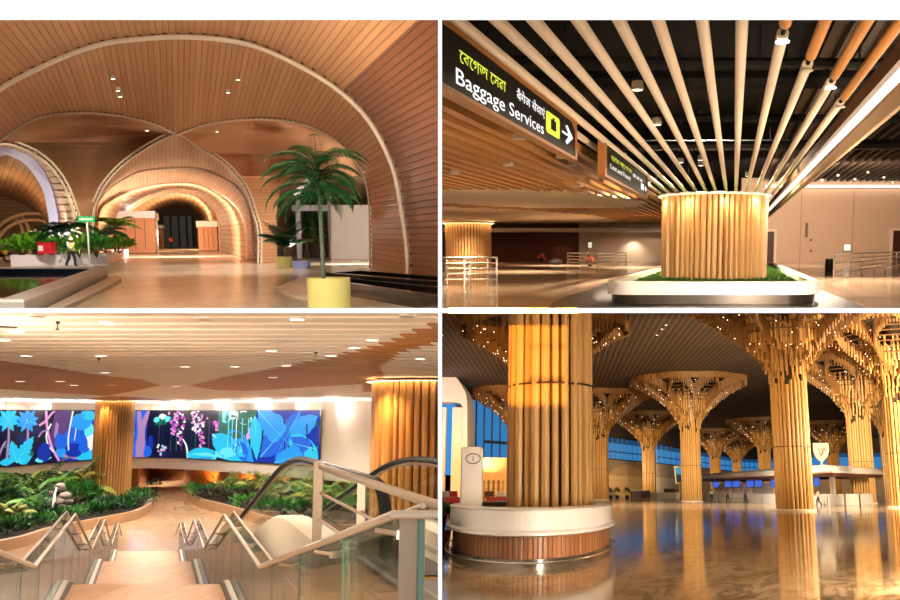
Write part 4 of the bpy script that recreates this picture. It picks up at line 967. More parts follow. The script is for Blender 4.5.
# ---- curved back wall: plan given by bearing and distance
PLAN = [(-150, 46), (-60, 48.5), (0, 51), (60, 56), (110, 60), (150, 62), (200, 60), (240, 57), (285, 54), (330, 51), (372, 48), (460, 44)]
def wpt(px, Z, back=0.0):
    d = interp(SM, px)+back; p = R.at(px, 412, d); return V((p.x, p.y, Z))
SM = [(p.x, p.y) for p in crom([V((a, b)) for a, b in PLAN], 6)]
pxs = frange(-140, 455, 90)
ZC, ZW = 6.79, 1.72
wplast = mat('warm_white_curved_wall', '#f3e8dc', .5, var=.03); woodw = grain('honey_wood_wall', '#b5793f', '#96602c', .5, (2, 2, .4))
mb = MB(); mb.grid([[wpt(x, ZW) for x in pxs], [wpt(x, ZC+.15) for x in pxs]]); mb.grid([[wpt(x, ZW, 2.2) for x in pxs], [wpt(x, ZW) for x in pxs]])
mb.build('wall_curved_upper', wplast, R, recalc=False, **STR)
low = [x for x in pxs if x <= 141]; low2 = [x for x in pxs if x >= 194]
for L in (low+[141], [194]+low2):
    MB().grid([[wpt(x, 0, 2.0) for x in L], [wpt(x, ZW, 2.0) for x in L]]).build('wall_curved_lower', woodw, R, recalc=False, **STR)
# passage opening in the lower wall
a, b = wpt(141, 0, 2.0), wpt(194, 0, 2.0); sy = V((sl*9, 9, 0))
q1, q2 = a+sy+V((.9, 0, 0)), b+sy+V((-.2, 0, 0))
for p, q in ((a, q1), (b, q2)): MB().quad(p, q, q+V((0, 0, ZW)), p+V((0, 0, ZW))).build('wall_passage', mat('rosy_wood_panel', '#b98562', .45, var=.08), R, **STR)
MB().quad(q1, q2, q2+V((0, 0, ZW)), q1+V((0, 0, ZW))).build('wall_passage_end', mat('tan_passage_wall', '#9a7652', .5), R, **STR)
MB().quad(a+V((0, 0, ZW)), b+V((0, 0, ZW)), q2+V((0, 0, ZW)), q1+V((0, 0, ZW))).build('ceiling_passage', woodw, R, **STR)
y = q1.y-.5; wa, wb = R.at(171, 470, y), R.at(192, 470, y)
f = MB(); dkf = mat('dark_window_frame', '#3a342c', .4)
for x in (wa.x, wb.x): f.box((x, y, .95), (.15, .2, 1.5))
f.box(((wa.x+wb.x)/2, y, .22), (wb.x-wa.x, .2, .12)).box(((wa.x+wb.x)/2, y, 1.66), (wb.x-wa.x, .2, .1))
o = f.build('window_3', dkf, R, **STR); MB().quad(V((wa.x, y, .25)), V((wb.x, y, .25)), V((wb.x, y, 1.64)), V((wa.x, y, 1.64))).build('pane', glass('clear_glass', '#e6f0ec'), R, o, base=(0, 0, 0))
for i in range(3):
    bush('passage_shrub', 'light green shrub seen through the passage window', 'shrub', R, (wa.x+.3+(wb.x-wa.x-.5)*i/2, y+.25, .25), (.42, .2, 1.2), 90, .3, .14, lf_lime if i != 1 else lf_green, 'shrubs behind the passage window', 200+i)
p = R.fl(155, 491); pt_ = thing('potted_plant', 'small dark potted plant standing alone by the passage', 'plant', R, p)
part(MB().lathe([(.2, 0), (.28, .3), (.25, .3), (.2, .22)], p, 14), 'pot', mat('dark_pot', '#2c2a24', .5), R, pt_); mb = MB(); bush_leaves(mb, (p.x, p.y, .5), (.35, .35, .3), 70, .3, .12, rng); part(mb, 'foliage', lf_dark, R, pt_, recalc=False)
# ---- glowing cove along the wall head
mb = MB(); mb.grid([[wpt(x, ZC-.12, -.02) for x in pxs], [wpt(x, ZC-.02, -.02) for x in pxs]])
t = thing('cove_light', 'long curved cove light along the top of the curved wall', 'light', R, wpt(150, ZC-.2)); part(mb, 'diffuser', glow('cove_pinkish_glow', '#fff1e6', 1.6), R, t, recalc=False)
mb = MB(); mb.grid([[wpt(x, ZC-.2, -.02) for x in pxs], [wpt(x, ZC-.2, -.1) for x in pxs]]); part(mb, 'ledge', wplast, R, t, recalc=False)
# ---- slatted ceiling with brown leaf-shaped fields
creamslat = grain('pale_ceiling_slat', '#ecdcc8', '#e0ccb4', .5, (.4, 8, 8)); brownslat = grain('caramel_ceiling_slat', '#ac6a14', '#98590c', .5, (.4, 8, 8))
FIELD = [[(-40, 356), (0, 361), (50, 367), (105, 376), (140, 379), (161, 385.5), (140, 390), (108, 396), (60, 393), (0, 389), (-40, 388)],
         [(188, 386), (220, 378), (260, 371), (330, 358), (385, 344), (425, 328), (445, 318), (445, 341), (400, 353), (381, 366), (384, 378), (372, 384), (330, 386), (250, 391), (215, 390)],
         [(86, 399), (110, 396), (140, 397.5), (168, 400.2), (150, 401), (100, 401)], [(362, 384.5), (372, 383), (372, 392), (364, 392)]]
def inpoly(x, y, P):
    c = False
    for (x1, y1), (x2, y2) in zip(P, P[1:]+P[:1]):
        if (y1 > y) != (y2 > y) and x < (x2-x1)*(y-y1)/(y2-y1)+x1: c = not c
    return c
mb = MB(); Y = 5.4; ZS = h+.79
while Y < 63:
    xs = frange(-60, 450, 170); run = None; segs = []
    for a, b in zip(xs, xs[1:]):
        m_ = R.at((a+b)/2, 390, Y); py = pxy((m_.x, Y, ZS))[1]; k = 1 if any(inpoly((a+b)/2, py, P) for P in FIELD) else 0
        if segs and segs[-1][2] == k: segs[-1][1] = b
        else: segs.append([a, b, k])
    for a, b, k in segs:
        xa, xb = R.at(a, 390, Y).x, R.at(b, 390, Y).x
        mb.box(((xa+xb)/2, Y, ZS+.06), (xb-xa, .36, .12), 0, k)
    Y += .5
mb.build('ceiling_slats', [creamslat, brownslat], R, **STR)
MB().quad((-60, 3, ZS+.2), (12, 3, ZS+.2), (12, 75, ZS+.2), (-60, 75, ZS+.2)).build('ceiling_board', mat('dark_brown_board', '#3a2a1c', .8), R, **STR)
dl = glow('downlight_glow', '#fff3e2', 3); ring = mat('white_downlight_ring', '#efe6da', .4, var=.03); dring = mat('black_downlight_ring', '#1c1814', .5)
for i, (px, py) in enumerate([(37, 315), (108, 322), (101, 355), (185, 366), (297, 318), (407, 315), (331, 355), (271, 350), (354, 347), (372, 339), (412, 363), (420, 358), (235, 366), (286, 365), (26, 355), (62, 364), (105, 372), (176, 386), (20, 381), (60, 381), (112, 385), (74, 385), (273, 377), (16, 331), (3, 339), (205, 318)]):
    d = R.dir(px, py); p = R.C+d*((ZS-h)/d.z); downlight(R, p+V((0, 0, -.005)), .05+.0035*p.y, dl if i % 5 else disc_off, 'small round downlight flush in the slatted ceiling above the stairs', 'downlights above the stairs', ring)
for px, py in ((7, 327),):
    d = R.dir(px, py); p = R.C+d*((ZS-h)/d.z); downlight(R, p, .09, disc_off, 'black-rimmed downlight at the corner of the stair ceiling', None, dring)
for px, py in ((99, 357), (58, 320), (316, 351)):
    d = R.dir(px, py); p = R.C+d*((ZS-h)/d.z); t = thing('sprinkler_head', 'small dark sprinkler head in the slatted stair ceiling', 'sprinkler', R, p, 'sprinklers above the stairs')
    k = min(1, .2+p.y*.02); part(MB().lathe([(.05*k, .0), (.05*k, -.03), (.015*k, -.04), (.015*k, -.07), (.05*k, -.08), (.05*k, -.085)], p, 10), 'head', mat('dark_bronze', '#4a3a2c', .4, .5), R, t); part(MB().lathe([(.09*k, .01), (.09*k, -.01)], p, 12), 'rosette', ring, R, t)
# ---- screen: curved display with its jungle picture
def scr(px, v, off=.14): return wpt(px, 2.58+v*(6.08-2.58), -off)
def shape(poly, off=.2, sub=1):
    """picture shape: px along the wall, v up the screen, draped on the curve"""
    return [scr(min(max(x, -60), 320), min(max(v, .0), 1.0), off) for x, v in poly]
scx = frange(-100, 320.5, 80); PIC = {}
def pic(name, h, s=1.0):
    PIC[name] = glow('screen_'+name, h, s); return PIC[name]
mats_ = [pic('ink', '#0b1030', .9), pic('deep_blue', '#0b2fa8'), pic('blue', '#1565e0'), pic('azure', '#1c9af0'), pic('cyan', '#22c4ee'), pic('aqua', '#66e4f2'), pic('plum', '#5a3a78'), pic('mauve', '#a884b8'), pic('pink', '#e59ad8'), pic('orchid', '#c64fd0'), pic('pale', '#eaf4ef'), pic('green', '#1b6a58'), pic('navy', '#0a1c5c', .9)]
INK, DB, BLU, AZ, CY, AQ, PLUM, MAU, PNK, ORC, PAL, GRN, NAV = range(13)
t = thing('led_screen', 'long curved led screen showing a blue and violet jungle', 'screen', R, wpt(150, 2.5))
fr_ = MB()
for v0, v1 in ((-.02, 0), (1, 1.02)): fr_.grid([[scr(x, v0, .16) for x in scx], [scr(x, v1, .16) for x in scx]])
fr_.grid([[scr(x, -.02, .16) for x in scx], [scr(x, -.02, 0) for x in scx]]); fr_.grid([[scr(x, 1.02, .16) for x in scx], [scr(x, 1.02, 0) for x in scx]])
fr_.hexa([scr(320, -.02, .16), scr(321.5, -.02, .16), scr(321.5, -.02, 0), scr(320, -.02, 0)], [scr(320, 1.02, .16), scr(321.5, 1.02, .16), scr(321.5, 1.02, 0), scr(320, 1.02, 0)])
part(fr_, 'bezel', mat('black_screen_bezel', '#101014', .4), R, t, recalc=False)
g = random.Random(77); mb = MB(); LAY = [0]
def put(poly, m):
    LAY[0] += 1; o_ = .15+LAY[0]*.00035
    mb.add(shape(poly, o_), [tuple(range(len(poly)))], m)
def leafp(x, v, ang, L, W, m, vein=None, teeth=0):
    """leaf: L, W in px units; v axis 45 px tall"""
    ca, sa = cos(ang), sin(ang); P = []; n = 12
    for s in (1, -1):
        for k in (range(n+1) if s > 0 else range(n-1, 0, -1)):
            q = k/n; w_ = W*sin(PI*q**.8)*(1-.35*((k % 2)*teeth))*s
            P.append((x+(L*q*ca-w_*sa), v+(L*q*sa+w_*ca)/46))
    put(P, m)
    if vein is not None:
        put([(x+.4*sa, v-.4*ca/46), (x+L*.95*ca, v+L*.95*sa/46), (x-.4*sa, v+.4*ca/46)], vein)
def stroke(pts, w, m):
    C_ = crom([V((a, b*46)) for a, b in pts], 6); A, B = [], []
    for i, p in enumerate(C_):
        d = (C_[min(i+1, len(C_)-1)]-C_[max(i-1, 0)]).normalized(); n = V((-d.y, d.x)); w_ = w*(1-.3*i/len(C_))
        A.append((p.x+n.x*w_, (p.y+n.y*w_)/46)); B.append((p.x-n.x*w_, (p.y-n.y*w_)/46))
    LAY[0] += 1; o_ = .15+LAY[0]*.00035
    mb.grid([shape(A, o_), shape(B, o_)], m)
def rectp(x0, x1, v0, v1, m):
    n = max(2, int((x1-x0)/4)); LAY[0] += 1; o_ = .15+LAY[0]*.00035
    mb.grid([[scr(x0+(x1-x0)*k/n, v0, o_) for k in range(n+1)], [scr(x0+(x1-x0)*k/n, v1, o_) for k in range(n+1)]], m)
def blob(x, v, rx, ry, m, n=12): put([(x+rx*cos(2*PI*k/n), v+ry*sin(2*PI*k/n)/46) for k in range(n)], m)
rectp(-60, 320, 0, 1, INK); rectp(60, 96, .0, 1, DB); rectp(72, 95, .25, 1, BLU); rectp(128, 148, 0, 1, BLU); rectp(128, 150, .35, .75, DB); rectp(255, 320, 0, 1, DB)
for k in range(46):
    x = g.uniform(-40, 318); blob(x, g.uniform(0, 1), g.uniform(3, 8), g.uniform(2, 6), g.choice((NAV, DB, NAV, INK, GRN)), 8)
# left: blue palms, fern, vines, big plum trunk
for x, v in ((9, .92), (28, .9), (-25, .9)):
    stroke([(x+1, 0), (x+1.5, .5), (x, v-.06)], 1.3, MAU)
    for a in (10, 50, 95, 140, 175, -20, 205, -60, 240): leafp(x, v-.08, rad(a), 11.5, 2.6, CY if x < 20 else AZ, AQ)
stroke([(0, .1), (5, .35), (8, .45)], 1.2, MAU)
for x, v, a, L, W in ((20, .04, 55, 27, 7), (20, .05, 110, 20, 6), (22, .04, 20, 14, 5)): leafp(x, v, rad(a), L, W, CY, AQ, .8)
for x in (11, 46): leafp(x-8, .06, rad(5), 17, 3, AQ if x == 46 else CY)
put([(50, .3), (55, 1), (72, 1), (68, .6), (60, .3)], PLUM); put([(54, .4), (58, 1), (64, 1), (60, .5)], MAU)
blob(64, .42, 9, 9, BLU); blob(66, .2, 8, 6, AZ); blob(47, .2, 7, 9, DB); blob(76, .2, 12, 7, DB); blob(86, .32, 9, 10, BLU); blob(88, .08, 10, 5, CY); blob(82, .78, 11, 8, AZ); blob(88, .9, 8, 5, CY); blob(90, .6, 5, 7, AQ); blob(92, .35, 6, 8, PAL)
for P_, w_ in (([(40, .72), (46, .8), (52, .95), (55, 1)], 1.1), ([(46, 1), (48, .7), (52, .4), (58, .15), (63, .0)], 1.3), ([(52, .75), (48, .55), (50, .35), (56, .2)], .9), ([(73, 1), (71, .7), (70, .4), (72, .1)], .9), ([(76, .85), (77, .6), (76, .4)], .5)): stroke(P_, w_, PNK if w_ > 1 else PAL)
stroke([(66, .12), (74, .08), (80, .04)], 1.5, MAU); stroke([(40, .5), (44, .6), (50, .62)], .9, MAU)
# middle: plum trunk, hanging orchids
put([(136, 0), (139, .5), (137, 1), (141, 1), (142.5, .8), (147, 1), (150, 1), (146, .6), (147, 0)], MAU); put([(139, 0), (141, .5), (143.5, .75), (144, .3), (145, 0)], PLUM)
blob(132, .5, 4, 8, AZ); blob(134, .1, 6, 5, BLU); blob(148, .12, 6, 6, BLU); blob(131, .2, 3, 7, PAL); blob(152, .3, 3, 8, DB)
for x, v in ((163, .85), (158, .78), (168, .8)): leafp(x, v, rad(g.uniform(180, 330)), 9, 3, GRN); leafp(x-4, v, rad(20), 8, 3, PAL if x == 163 else AQ)
rectp(156, 168, .1, .7, INK); rectp(172, 216, 0, .95, INK)
for x in (160, 164, 172, 178, 183, 192, 197, 205, 210): stroke([(x, .8), (x+g.uniform(-1, 1), .5), (x, .15)], .5, g.choice((GRN, NAV, PLUM)))
for x, vt, vb, cs in ((174, .95, .5, (ORC, PNK)), (181, 1, .28, (ORC, PNK, PAL)), (196, 1, .55, (PNK, PAL)), (203, .9, .22, (PNK, ORC, PAL)), (219, .78, .6, (ORC, PNK))):
    for k in range(26):
        q = k/25; blob(x+g.uniform(-1, 1)*(5.5-4*q), vt+(vb-vt)*q, g.uniform(.9, 1.9), g.uniform(.9, 1.9), g.choice(cs), 6)
for k in range(14): blob(163+g.uniform(-4, 5), .12+g.uniform(-.08, .14), 1.2, 1.2, g.choice((PNK, PAL, AQ)), 6)
stroke([(190, 0), (188, .25), (184, .4)], 1, PAL); leafp(188, .06, rad(8), 32, 6, CY, AQ); leafp(196, .0, rad(12), 26, 5, AZ); blob(205, .04, 14, 5, AQ)
# right: pale hanging blooms and huge blue leaves
rectp(219, 256, .45, 1, GRN); blob(226, .9, 6, 7, AQ); blob(245, .92, 8, 9, PAL); blob(233, .95, 4, 6, PAL); blob(252, .95, 5, 4, GRN)
for x in (229, 233, 237, 243, 249, 252, 256): stroke([(x, .85), (x, .55), (x+g.uniform(-.5, .5), .2)], .5, g.choice((PAL, AQ, PNK)))
leafp(213, .52, rad(-38), 46, 11, CY, PAL, .25); leafp(230, .62, rad(-50), 40, 9, AZ, AQ, .2); leafp(240, .4, rad(-70), 22, 6, BLU, AQ); leafp(215, .1, rad(10), 30, 5, AQ)
blob(252, .6, 3, 4, PNK); blob(249, .5, 2, 3, PNK)
leafp(258, 1.0, rad(-42), 58, 13, AZ, AQ, .3); leafp(262, .1, rad(48), 50, 11, BLU, AQ, .3); leafp(300, .98, rad(-120), 48, 10, BLU, CY, .25); leafp(318, .9, rad(-150), 44, 9, AZ, CY, .3); leafp(276, .0, rad(20), 46, 12, AZ, AQ, .35); leafp(318, .3, rad(170), 38, 9, BLU, AQ, .3); leafp(255, .9, rad(-85), 40, 6, CY, AQ); leafp(292, .0, rad(75), 36, 8, CY, AQ, .3); leafp(318, .0, rad(120), 30, 7, CY, AQ)
for k in range(10): stroke([(262+5.6*k, g.uniform(.2, .9)), (264+5.6*k, g.uniform(.1, .7))], .7, g.choice((INK, NAV)))
part(mb, 'picture', mats_, R, t, recalc=False)
# ---- slatted columns
def slat_col(label, base, r, z1, n=36, group=None, seed=1, dz=.1):
    g = random.Random(seed); t = thing('slatted_column', label, 'column', R, base)
    b = V(base); part(MB().lathe([(r-.1, 0), (r-.1, z1)], b, 48), 'core', cold, R, t); mb = MB()
    for k in range(n):
        a = 2*PI*k/n; w_ = PI*r/n*g.choice((.66, .8)); d = g.choice((.08, .12)); C, S = cos(a), sin(a)
        pr = [(-w_, -.1), (w_, -.1), (w_, d*.5), (w_*.6, d*.9), (0, d), (-w_*.6, d*.9), (-w_, d*.5)]
        mb.loops([[(b.x+C*(r-.12+q)-S*u, b.y+S*(r-.12+q)+C*u, z) for u, q in pr] for z in (b.z, z1)], 0, cap=True)
    part(mb, 'slats', grain('orange_slat_wood', '#dda766', '#c58b4c', .42, (5, 5, .35)), R, t)
    part(MB().lathe([(r-.05, z1-.02), (r+.12, z1-.02)], (b.x, b.y, 0), 48, cap=False), 'light_ring', glow('warm_cove_glow', '#ffe2ae', 9), R, t)
    return t
c1 = R.fl(113, 504.5)+V((0, 1.2, 0)); c1.x = R.at(113, 450, c1.y).x
slat_col('round slatted timber column rising from the left planter before the screen', (c1.x, c1.y, 0), 1.2, ZS-.06, 40)
c2 = R.at(426, 412, 19.5); slat_col('wide slatted timber column beyond the escalator on the right', (c2.x, c2.y, 0), 1.3, ZS-.06, 44, seed=5)
# ---- planters
stonec = mat('tan_stone_curb', '#b08d68', .4, var=.12, sc=3)
def planter(label, pts, hh, w, n=60):
    P = [R.fl(x, y) for x, y in pts]; P = resamp(crom(P+[P[0]], 8), n+1)[:-1]; c = sum(P, V())/len(P)
    t = thing('planter_bed', label, 'planter', R, (P[0].x, P[0].y, 0))
    N = []
    for i, p in enumerate(P):
        d = (P[(i+1) % n]-P[i-1]).normalized(); m = V((-d.y, d.x, 0)); N.append(m if m.dot(c-p) > 0 else -m)
    I = [p+q*w for p, q in zip(P, N)]
    part(MB().loops([Z(P, 0), Z(P, hh), Z(I, hh), Z(I, hh-.15)], 0), 'curb', stonec, R, t)
    part(MB().add(Z(I, hh-.1), [tuple(range(n))]), 'soil', soil, R, t)
    return I, c
PLF = [(-60, 560), (-20, 556), (25, 546.5), (50, 538), (75, 532), (95, 528.5), (120, 523), (138, 519), (150, 512), (152, 505), (146, 499), (130, 497), (80, 497), (20, 504), (-60, 512)]
PRF = [(190.5, 502), (199, 507), (214, 511), (235, 517), (257, 524), (280, 529), (330, 535), (380, 532), (392, 515), (340, 506), (280, 499.5), (225, 496), (196, 494), (189.5, 497)]
I1, cc1 = planter('large left planter bed with tan stone curb under the column', PLF, .48, .3); I2, cc2 = planter('long right planter bed with tan stone curb below the screen', PRF, .5, .3)
fernm = [mat('fern_green', '#5a9a38', .5, var=.35, sc=5), mat('olive_fern', '#98a04a', .5, var=.3, sc=5), mat('deep_fern', '#36743a', .5, var=.4, sc=5), mat('yellow_green_fern', '#b4bc58', .5, var=.3, sc=5)]
def fern(label, base, L, n, m, seed, group, rise=1.0, w=.3):
    g = random.Random(seed); t = thing('fern', label, 'fern', R, base, group); mb = MB()
    for k in range(n): frond(mb, base, 2*PI*k/n+g.uniform(-.3, .3), L*g.uniform(.75, 1.1), rise*g.uniform(.7, 1.3), 1.5, L*w, 9, 0, g, .085)
    part(mb, 'fronds', m, R, t, recalc=False)
    mb = MB(); mb.lathe([(.09, -.05), (.06, .12), (.02, .2)], base, 8); part(mb, 'crown', barkm, R, t); return t
def broad(label, base, r, m, seed, group, n=80, L=.5, wd=.2):
    return bush('broadleaf_shrub', label, 'shrub', R, base, r, n, L, wd, m, group, seed)
protoF = [fern('leafy fern growing in the left planter bed', R.fl(30, 506)+V((0, 0, .4)), 1.9, 17, fernm[k], 300+k, 'ferns in the left planter', 1.15) for k in range(2)]
protoB = [broad('broad-leaved shrub growing in the left planter bed', R.fl(x, 512)+V((0, 0, .4)), (1.0, .9, 1.1), m, 320+x, 'shrubs in the left planter', 120, .55, .22) for x, m in ((12, lf_dark), (76, lf_green))]
# slightly varied copies fill the bed
protoF += [fern('leafy fern growing in the left planter bed', R.fl(x, 505)+V((0, 0, .4)), 1.8, 12, m, 310+x, 'ferns in the left planter', 1.2) for x, m in ((60, fernm[3]), (90, fernm[2]))]
g = random.Random(12)
for i, (px, py) in enumerate([(-10, 512), (5, 513), (20, 511), (38, 509), (55, 506.5), (72, 505), (88, 505), (8, 520), (28, 515), (44, 503), (66, 507), (86, 510), (-5, 530), (15, 530), (-15, 522), (35, 526), (48, 508), (64, 506), (14, 512), (80, 504), (-8, 515)]):
    b = R.fl(px, py)+V((0, 0, .38)); far = py < 515.5 and i not in (9, 10, 11)
    if i % 3 != 2 or far: dup(protoF[i % 4], R, b, g.uniform(0, 6), (lambda s: (s*.72, s*.72, s*1.5))(g.uniform(1.1, 1.5)*(1.2 if far else .75)))
    else: dup(protoB[i % 2], R, b, g.uniform(0, 6), g.uniform(.9, 1.35))
lowp = [bush('groundcover_plant', 'low dark groundcover plant along the left planter curb', 'plant', R, R.fl(x, y)+V((0, 0, .38)), (.9, .7, .5), 130, .34, .15, m, 'groundcover in the left planter', 340+x) for x, y, m in ((100, 520, lf_dark), (136, 511, lf_green))]
for i, (px, py) in enumerate([(112, 519), (124, 516), (132, 514), (92, 521), (84, 523), (70, 527), (56, 530), (40, 534), (26, 538), (8, 542), (142, 508), (118, 513), (104, 514), (140, 503), (-5, 545), (18, 534), (48, 525)]):
    dup(lowp[i % 2], R, R.fl(px, py)+V((0, 0, .36)), g.uniform(0, 6), g.uniform(.75, 1.1))
# rock fountain
rk = mat('dark_wet_rock', '#5c5450', .25, var=.5, sc=3); rkl = mat('pale_wet_rock', '#a89a92', .2, var=.4, sc=4)
p0 = R.fl(57, 521)+V((0, 0, .38)); t = thing('rock_fountain', 'stacked dark rock fountain among the plants of left bed', 'fountain', R, p0)
for i, (dx, dy, dz, s, m) in enumerate([(-.35, 0, .3, .42, 0), (.3, .1, .28, .45, 0), (0, .1, .75, .42, 1), (-.3, .05, 1.1, .3, 0), (.28, .1, 1.0, .3, 1), (0, .1, 1.32, .34, 0), (.5, .1, .65, .28, 0), (-.55, .05, .72, .26, 1), (.1, -.05, 1.55, .24, 1)]):
    g2 = random.Random(i); mb = MB(); n, k = 12, 8; c = p0+V((dx, dy, dz)); L = []
    for a in range(1, k): L.append([(c.x+s*sin(PI*a/k)*cos(2*PI*j/n)*g2.uniform(.8, 1.15), c.y+s*sin(PI*a/k)*sin(2*PI*j/n)*g2.uniform(.8, 1.15), c.z-s*.72*cos(PI*a/k)*g2.uniform(.85, 1.1)) for j in range(n)])
    mb.loops(L, 0, cap=True); part(mb, 'rock', [rk, rkl][m], R, t, angle=70)
mb = MB(); mb.tube([p0+V((.05, -.3, 1.5)), p0+V((.05, -.45, 1.1)), p0+V((.05, -.5, .1))], [.05, .07, .12], 6, flat=.4); part(mb, 'water', mat('white_falling_water', '#dfe6ea', .1, var=.2, sc=12), R, t)
# right bed
pr = [fern('leafy fern growing in the right planter bed', R.fl(x, 503)+V((0, 0, .4)), 1.7, 12, m, 360+x, 'ferns in the right planter', 1.2) for x, m in ((232, fernm[1]), (262, fernm[0]), (300, fernm[3]))]
pb = [bush('groundcover_plant', 'low dark groundcover plant along the right planter curb', 'plant', R, R.fl(x, y)+V((0, 0, .4)), (.9, .7, .6), 130, .34, .15, m, 'groundcover in the right planter', 380+x) for x, y, m in ((204, 504, lf_green), (222, 508, mat('purple_dark_leaf', '#3a2a24', .5, var=.4)))]
for i, (px, py) in enumerate([(222, 501), (243, 503), (252, 504), (272, 506), (284, 508), (292, 509), (308, 511), (318, 512), (325, 514), (262, 508), (300, 512), (316, 515), (280, 513), (335, 516), (345, 515), (235, 502), (330, 514), (270, 505), (355, 516), (365, 518)]):
    dup(pr[i % 3], R, R.fl(px, py)+V((0, 0, .38)), g.uniform(0, 6), (lambda s: (s*.7, s*.7, s*1.35))(g.uniform(1.1, 1.5)))
for i, (px, py) in enumerate([(197, 502), (212, 506), (232, 511), (241, 513), (250, 515), (260, 518), (226, 505), (236, 506), (270, 520), (246, 509), (207, 500), (283, 522), (298, 523), (312, 525), (330, 524), (216, 501)]):
    dup(pb[1 if 3 > i % 4 > 0 else 0], R, R.fl(px, py)+V((0, 0, .38)), g.uniform(0, 6), g.uniform(.8, 1.15))
# ---- stairs
tread = marble('rosy_tread_marble', '#dfb48c', '#c8946a', '#b07c54', (1.4, 4), .38, .15, .7, 0.0, .22, .25); curbw = mat('white_stair_curb', '#ece2d6', .4, var=.03); curbd = mat('dark_bronze_strip', '#4a3a2e', .35, .3)
HW = 1.08
LV = [(2.2, 3.67, 1.46), (8.0, 12.0, 2.5), (16.0, 20.2, 3.66), (24.5, 29.3, 4.95)]; ENDS = [(3.67, 8.0), (12.0, 16.0), (20.2, 24.5), (29.3, 33.3)]
def slabS(o0, o1, y0, y1, z0, z1): return MB().hexa([S_(o0, y0, Z=z0), S_(o1, y0, Z=z0), S_(o1, y1, Z=z0), S_(o0, y1, Z=z0)], [S_(o0, y0, Z=z1), S_(o1, y0, Z=z1), S_(o1, y1, Z=z1), S_(o0, y1, Z=z1)])
for i, (y0, y1, zr) in enumerate(LV): slabS(-HW-.02, HW+.02, y0, y1, h-zr-.22, h-zr).build('stair_landing', tread, R, **STR)
zs = [h-l[2] for l in LV]+[0]
for (y0, y1), za, zb in zip(ENDS, zs, zs[1:]):
    n = 7; mb = MB()
    for k in range(n):
        a = y0+(y1-y0)*k/n; b = y0+(y1-y0)*(k+1)/n; z = za-(za-zb)*(k+1)/(n+0)
        q = slabS(-HW, HW, a, b, max(0, z-.25), max(z, .01)); mb.add(q.v, q.f)
    mb.build('stair_flight', tread, R, **STR)
def stringer(o0, o1, up, m, name, dn=.3):
    mb = MB(); path = []
    for (y0, y1, zr), (e0, e1), zb in zip(LV, ENDS, zs[1:]): path += [(y0, h-zr), (y1, h-zr)]
    path.append((33.3, 0))
    L = []
    for y_, z in path: L.append([S_(o0, y_, Z=z-dn), S_(o1, y_, Z=z-dn), S_(o1, y_, Z=z+up), S_(o0, y_, Z=z+up)])
    mb.loops(L, 0, cap=True); mb.build(name, m, R, **STR)
for s in (-1, 1):
    stringer(s*HW, s*(HW+.055), .035, curbd, 'trim_stair_strip'); stringer(s*(HW+.055), s*(HW+.13), .06, curbw, 'trim_stair_curb')
# ---- stair railings: glass, steel caps
rail_m = mat('satin_steel_rail', '#b5a48f', .32, .6, var=.05); glm = glass('stair_glass', '#f2faf5', .10, .99); gedge = mat('green_glass_edge', '#5f7f70', .15, var=.1)
def railpath(off, top=1.0, y0=3.67):
    P = []
    for (a, b, zr) in LV: P += [S_(off, a if a > y0 else y0, zr-top), S_(off, b, zr-top)]
    P.append(S_(off, 33.3, h-top)); P = [p for i, p in enumerate(P) if i == 0 or (p-P[i-1]).length > .01]; return P
def stair_rail(label, s, lead):
    o = s*(HW+.02); t = thing('stair_railing', label, 'railing', R, S_(o, 3.67, 1.46), 'glass stair railings')
    P = railpath(o)
    part(MB().tube(lead+P, .021, 10), 'handrail', rail_m, R, t)
    P2 = railpath(o+s*.13, 1.04); part(MB().tube(P2, .014, 8), 'cap_rail', rail_m, R, t)
    for (a, b) in zip(P2, P2[1:]):
        n = max(1, round((b-a).length/1.5))
        for k in range(n):
            p, q = a.lerp(b, k/n), a.lerp(b, (k+1)/n); d = (q-p)*.006; p, q = p+d, q-d
            dn = V((0, 0, -1.12)); x = V((.012, 0, 0))
            pn = part(MB().hexa([p-x+dn, p+x+dn, q+x+dn, q-x+dn], [p-x, p+x, q+x, q-x]), 'glass_panel', glm, R, t)
            if pn: sub(MB().hexa([p-x+dn, p+x+dn, p+x+dn+d*2, p-x+dn+d*2], [p-x, p+x, p+x+d*2, p-x+d*2]), 'edge', gedge, R, pn, t)
            m = p.lerp(q, .2)+V((0, 0, -.10)); m2 = V((m.x-s*.13, m.y, m.z+.02))
            part(MB().tube([m, m2], .013, 6).lathe([(.03, -.02), (.03, .02)], m, 8), 'bracket', rail_m, R, t)
stair_rail('left glass stair railing zigzagging down the flights', -1, [S_(-HW-.02, 2.4, .46)])
stair_rail('glass stair railing between the stairs and the escalator', 1, [S_(HW+2.2, 3.67, .46)])
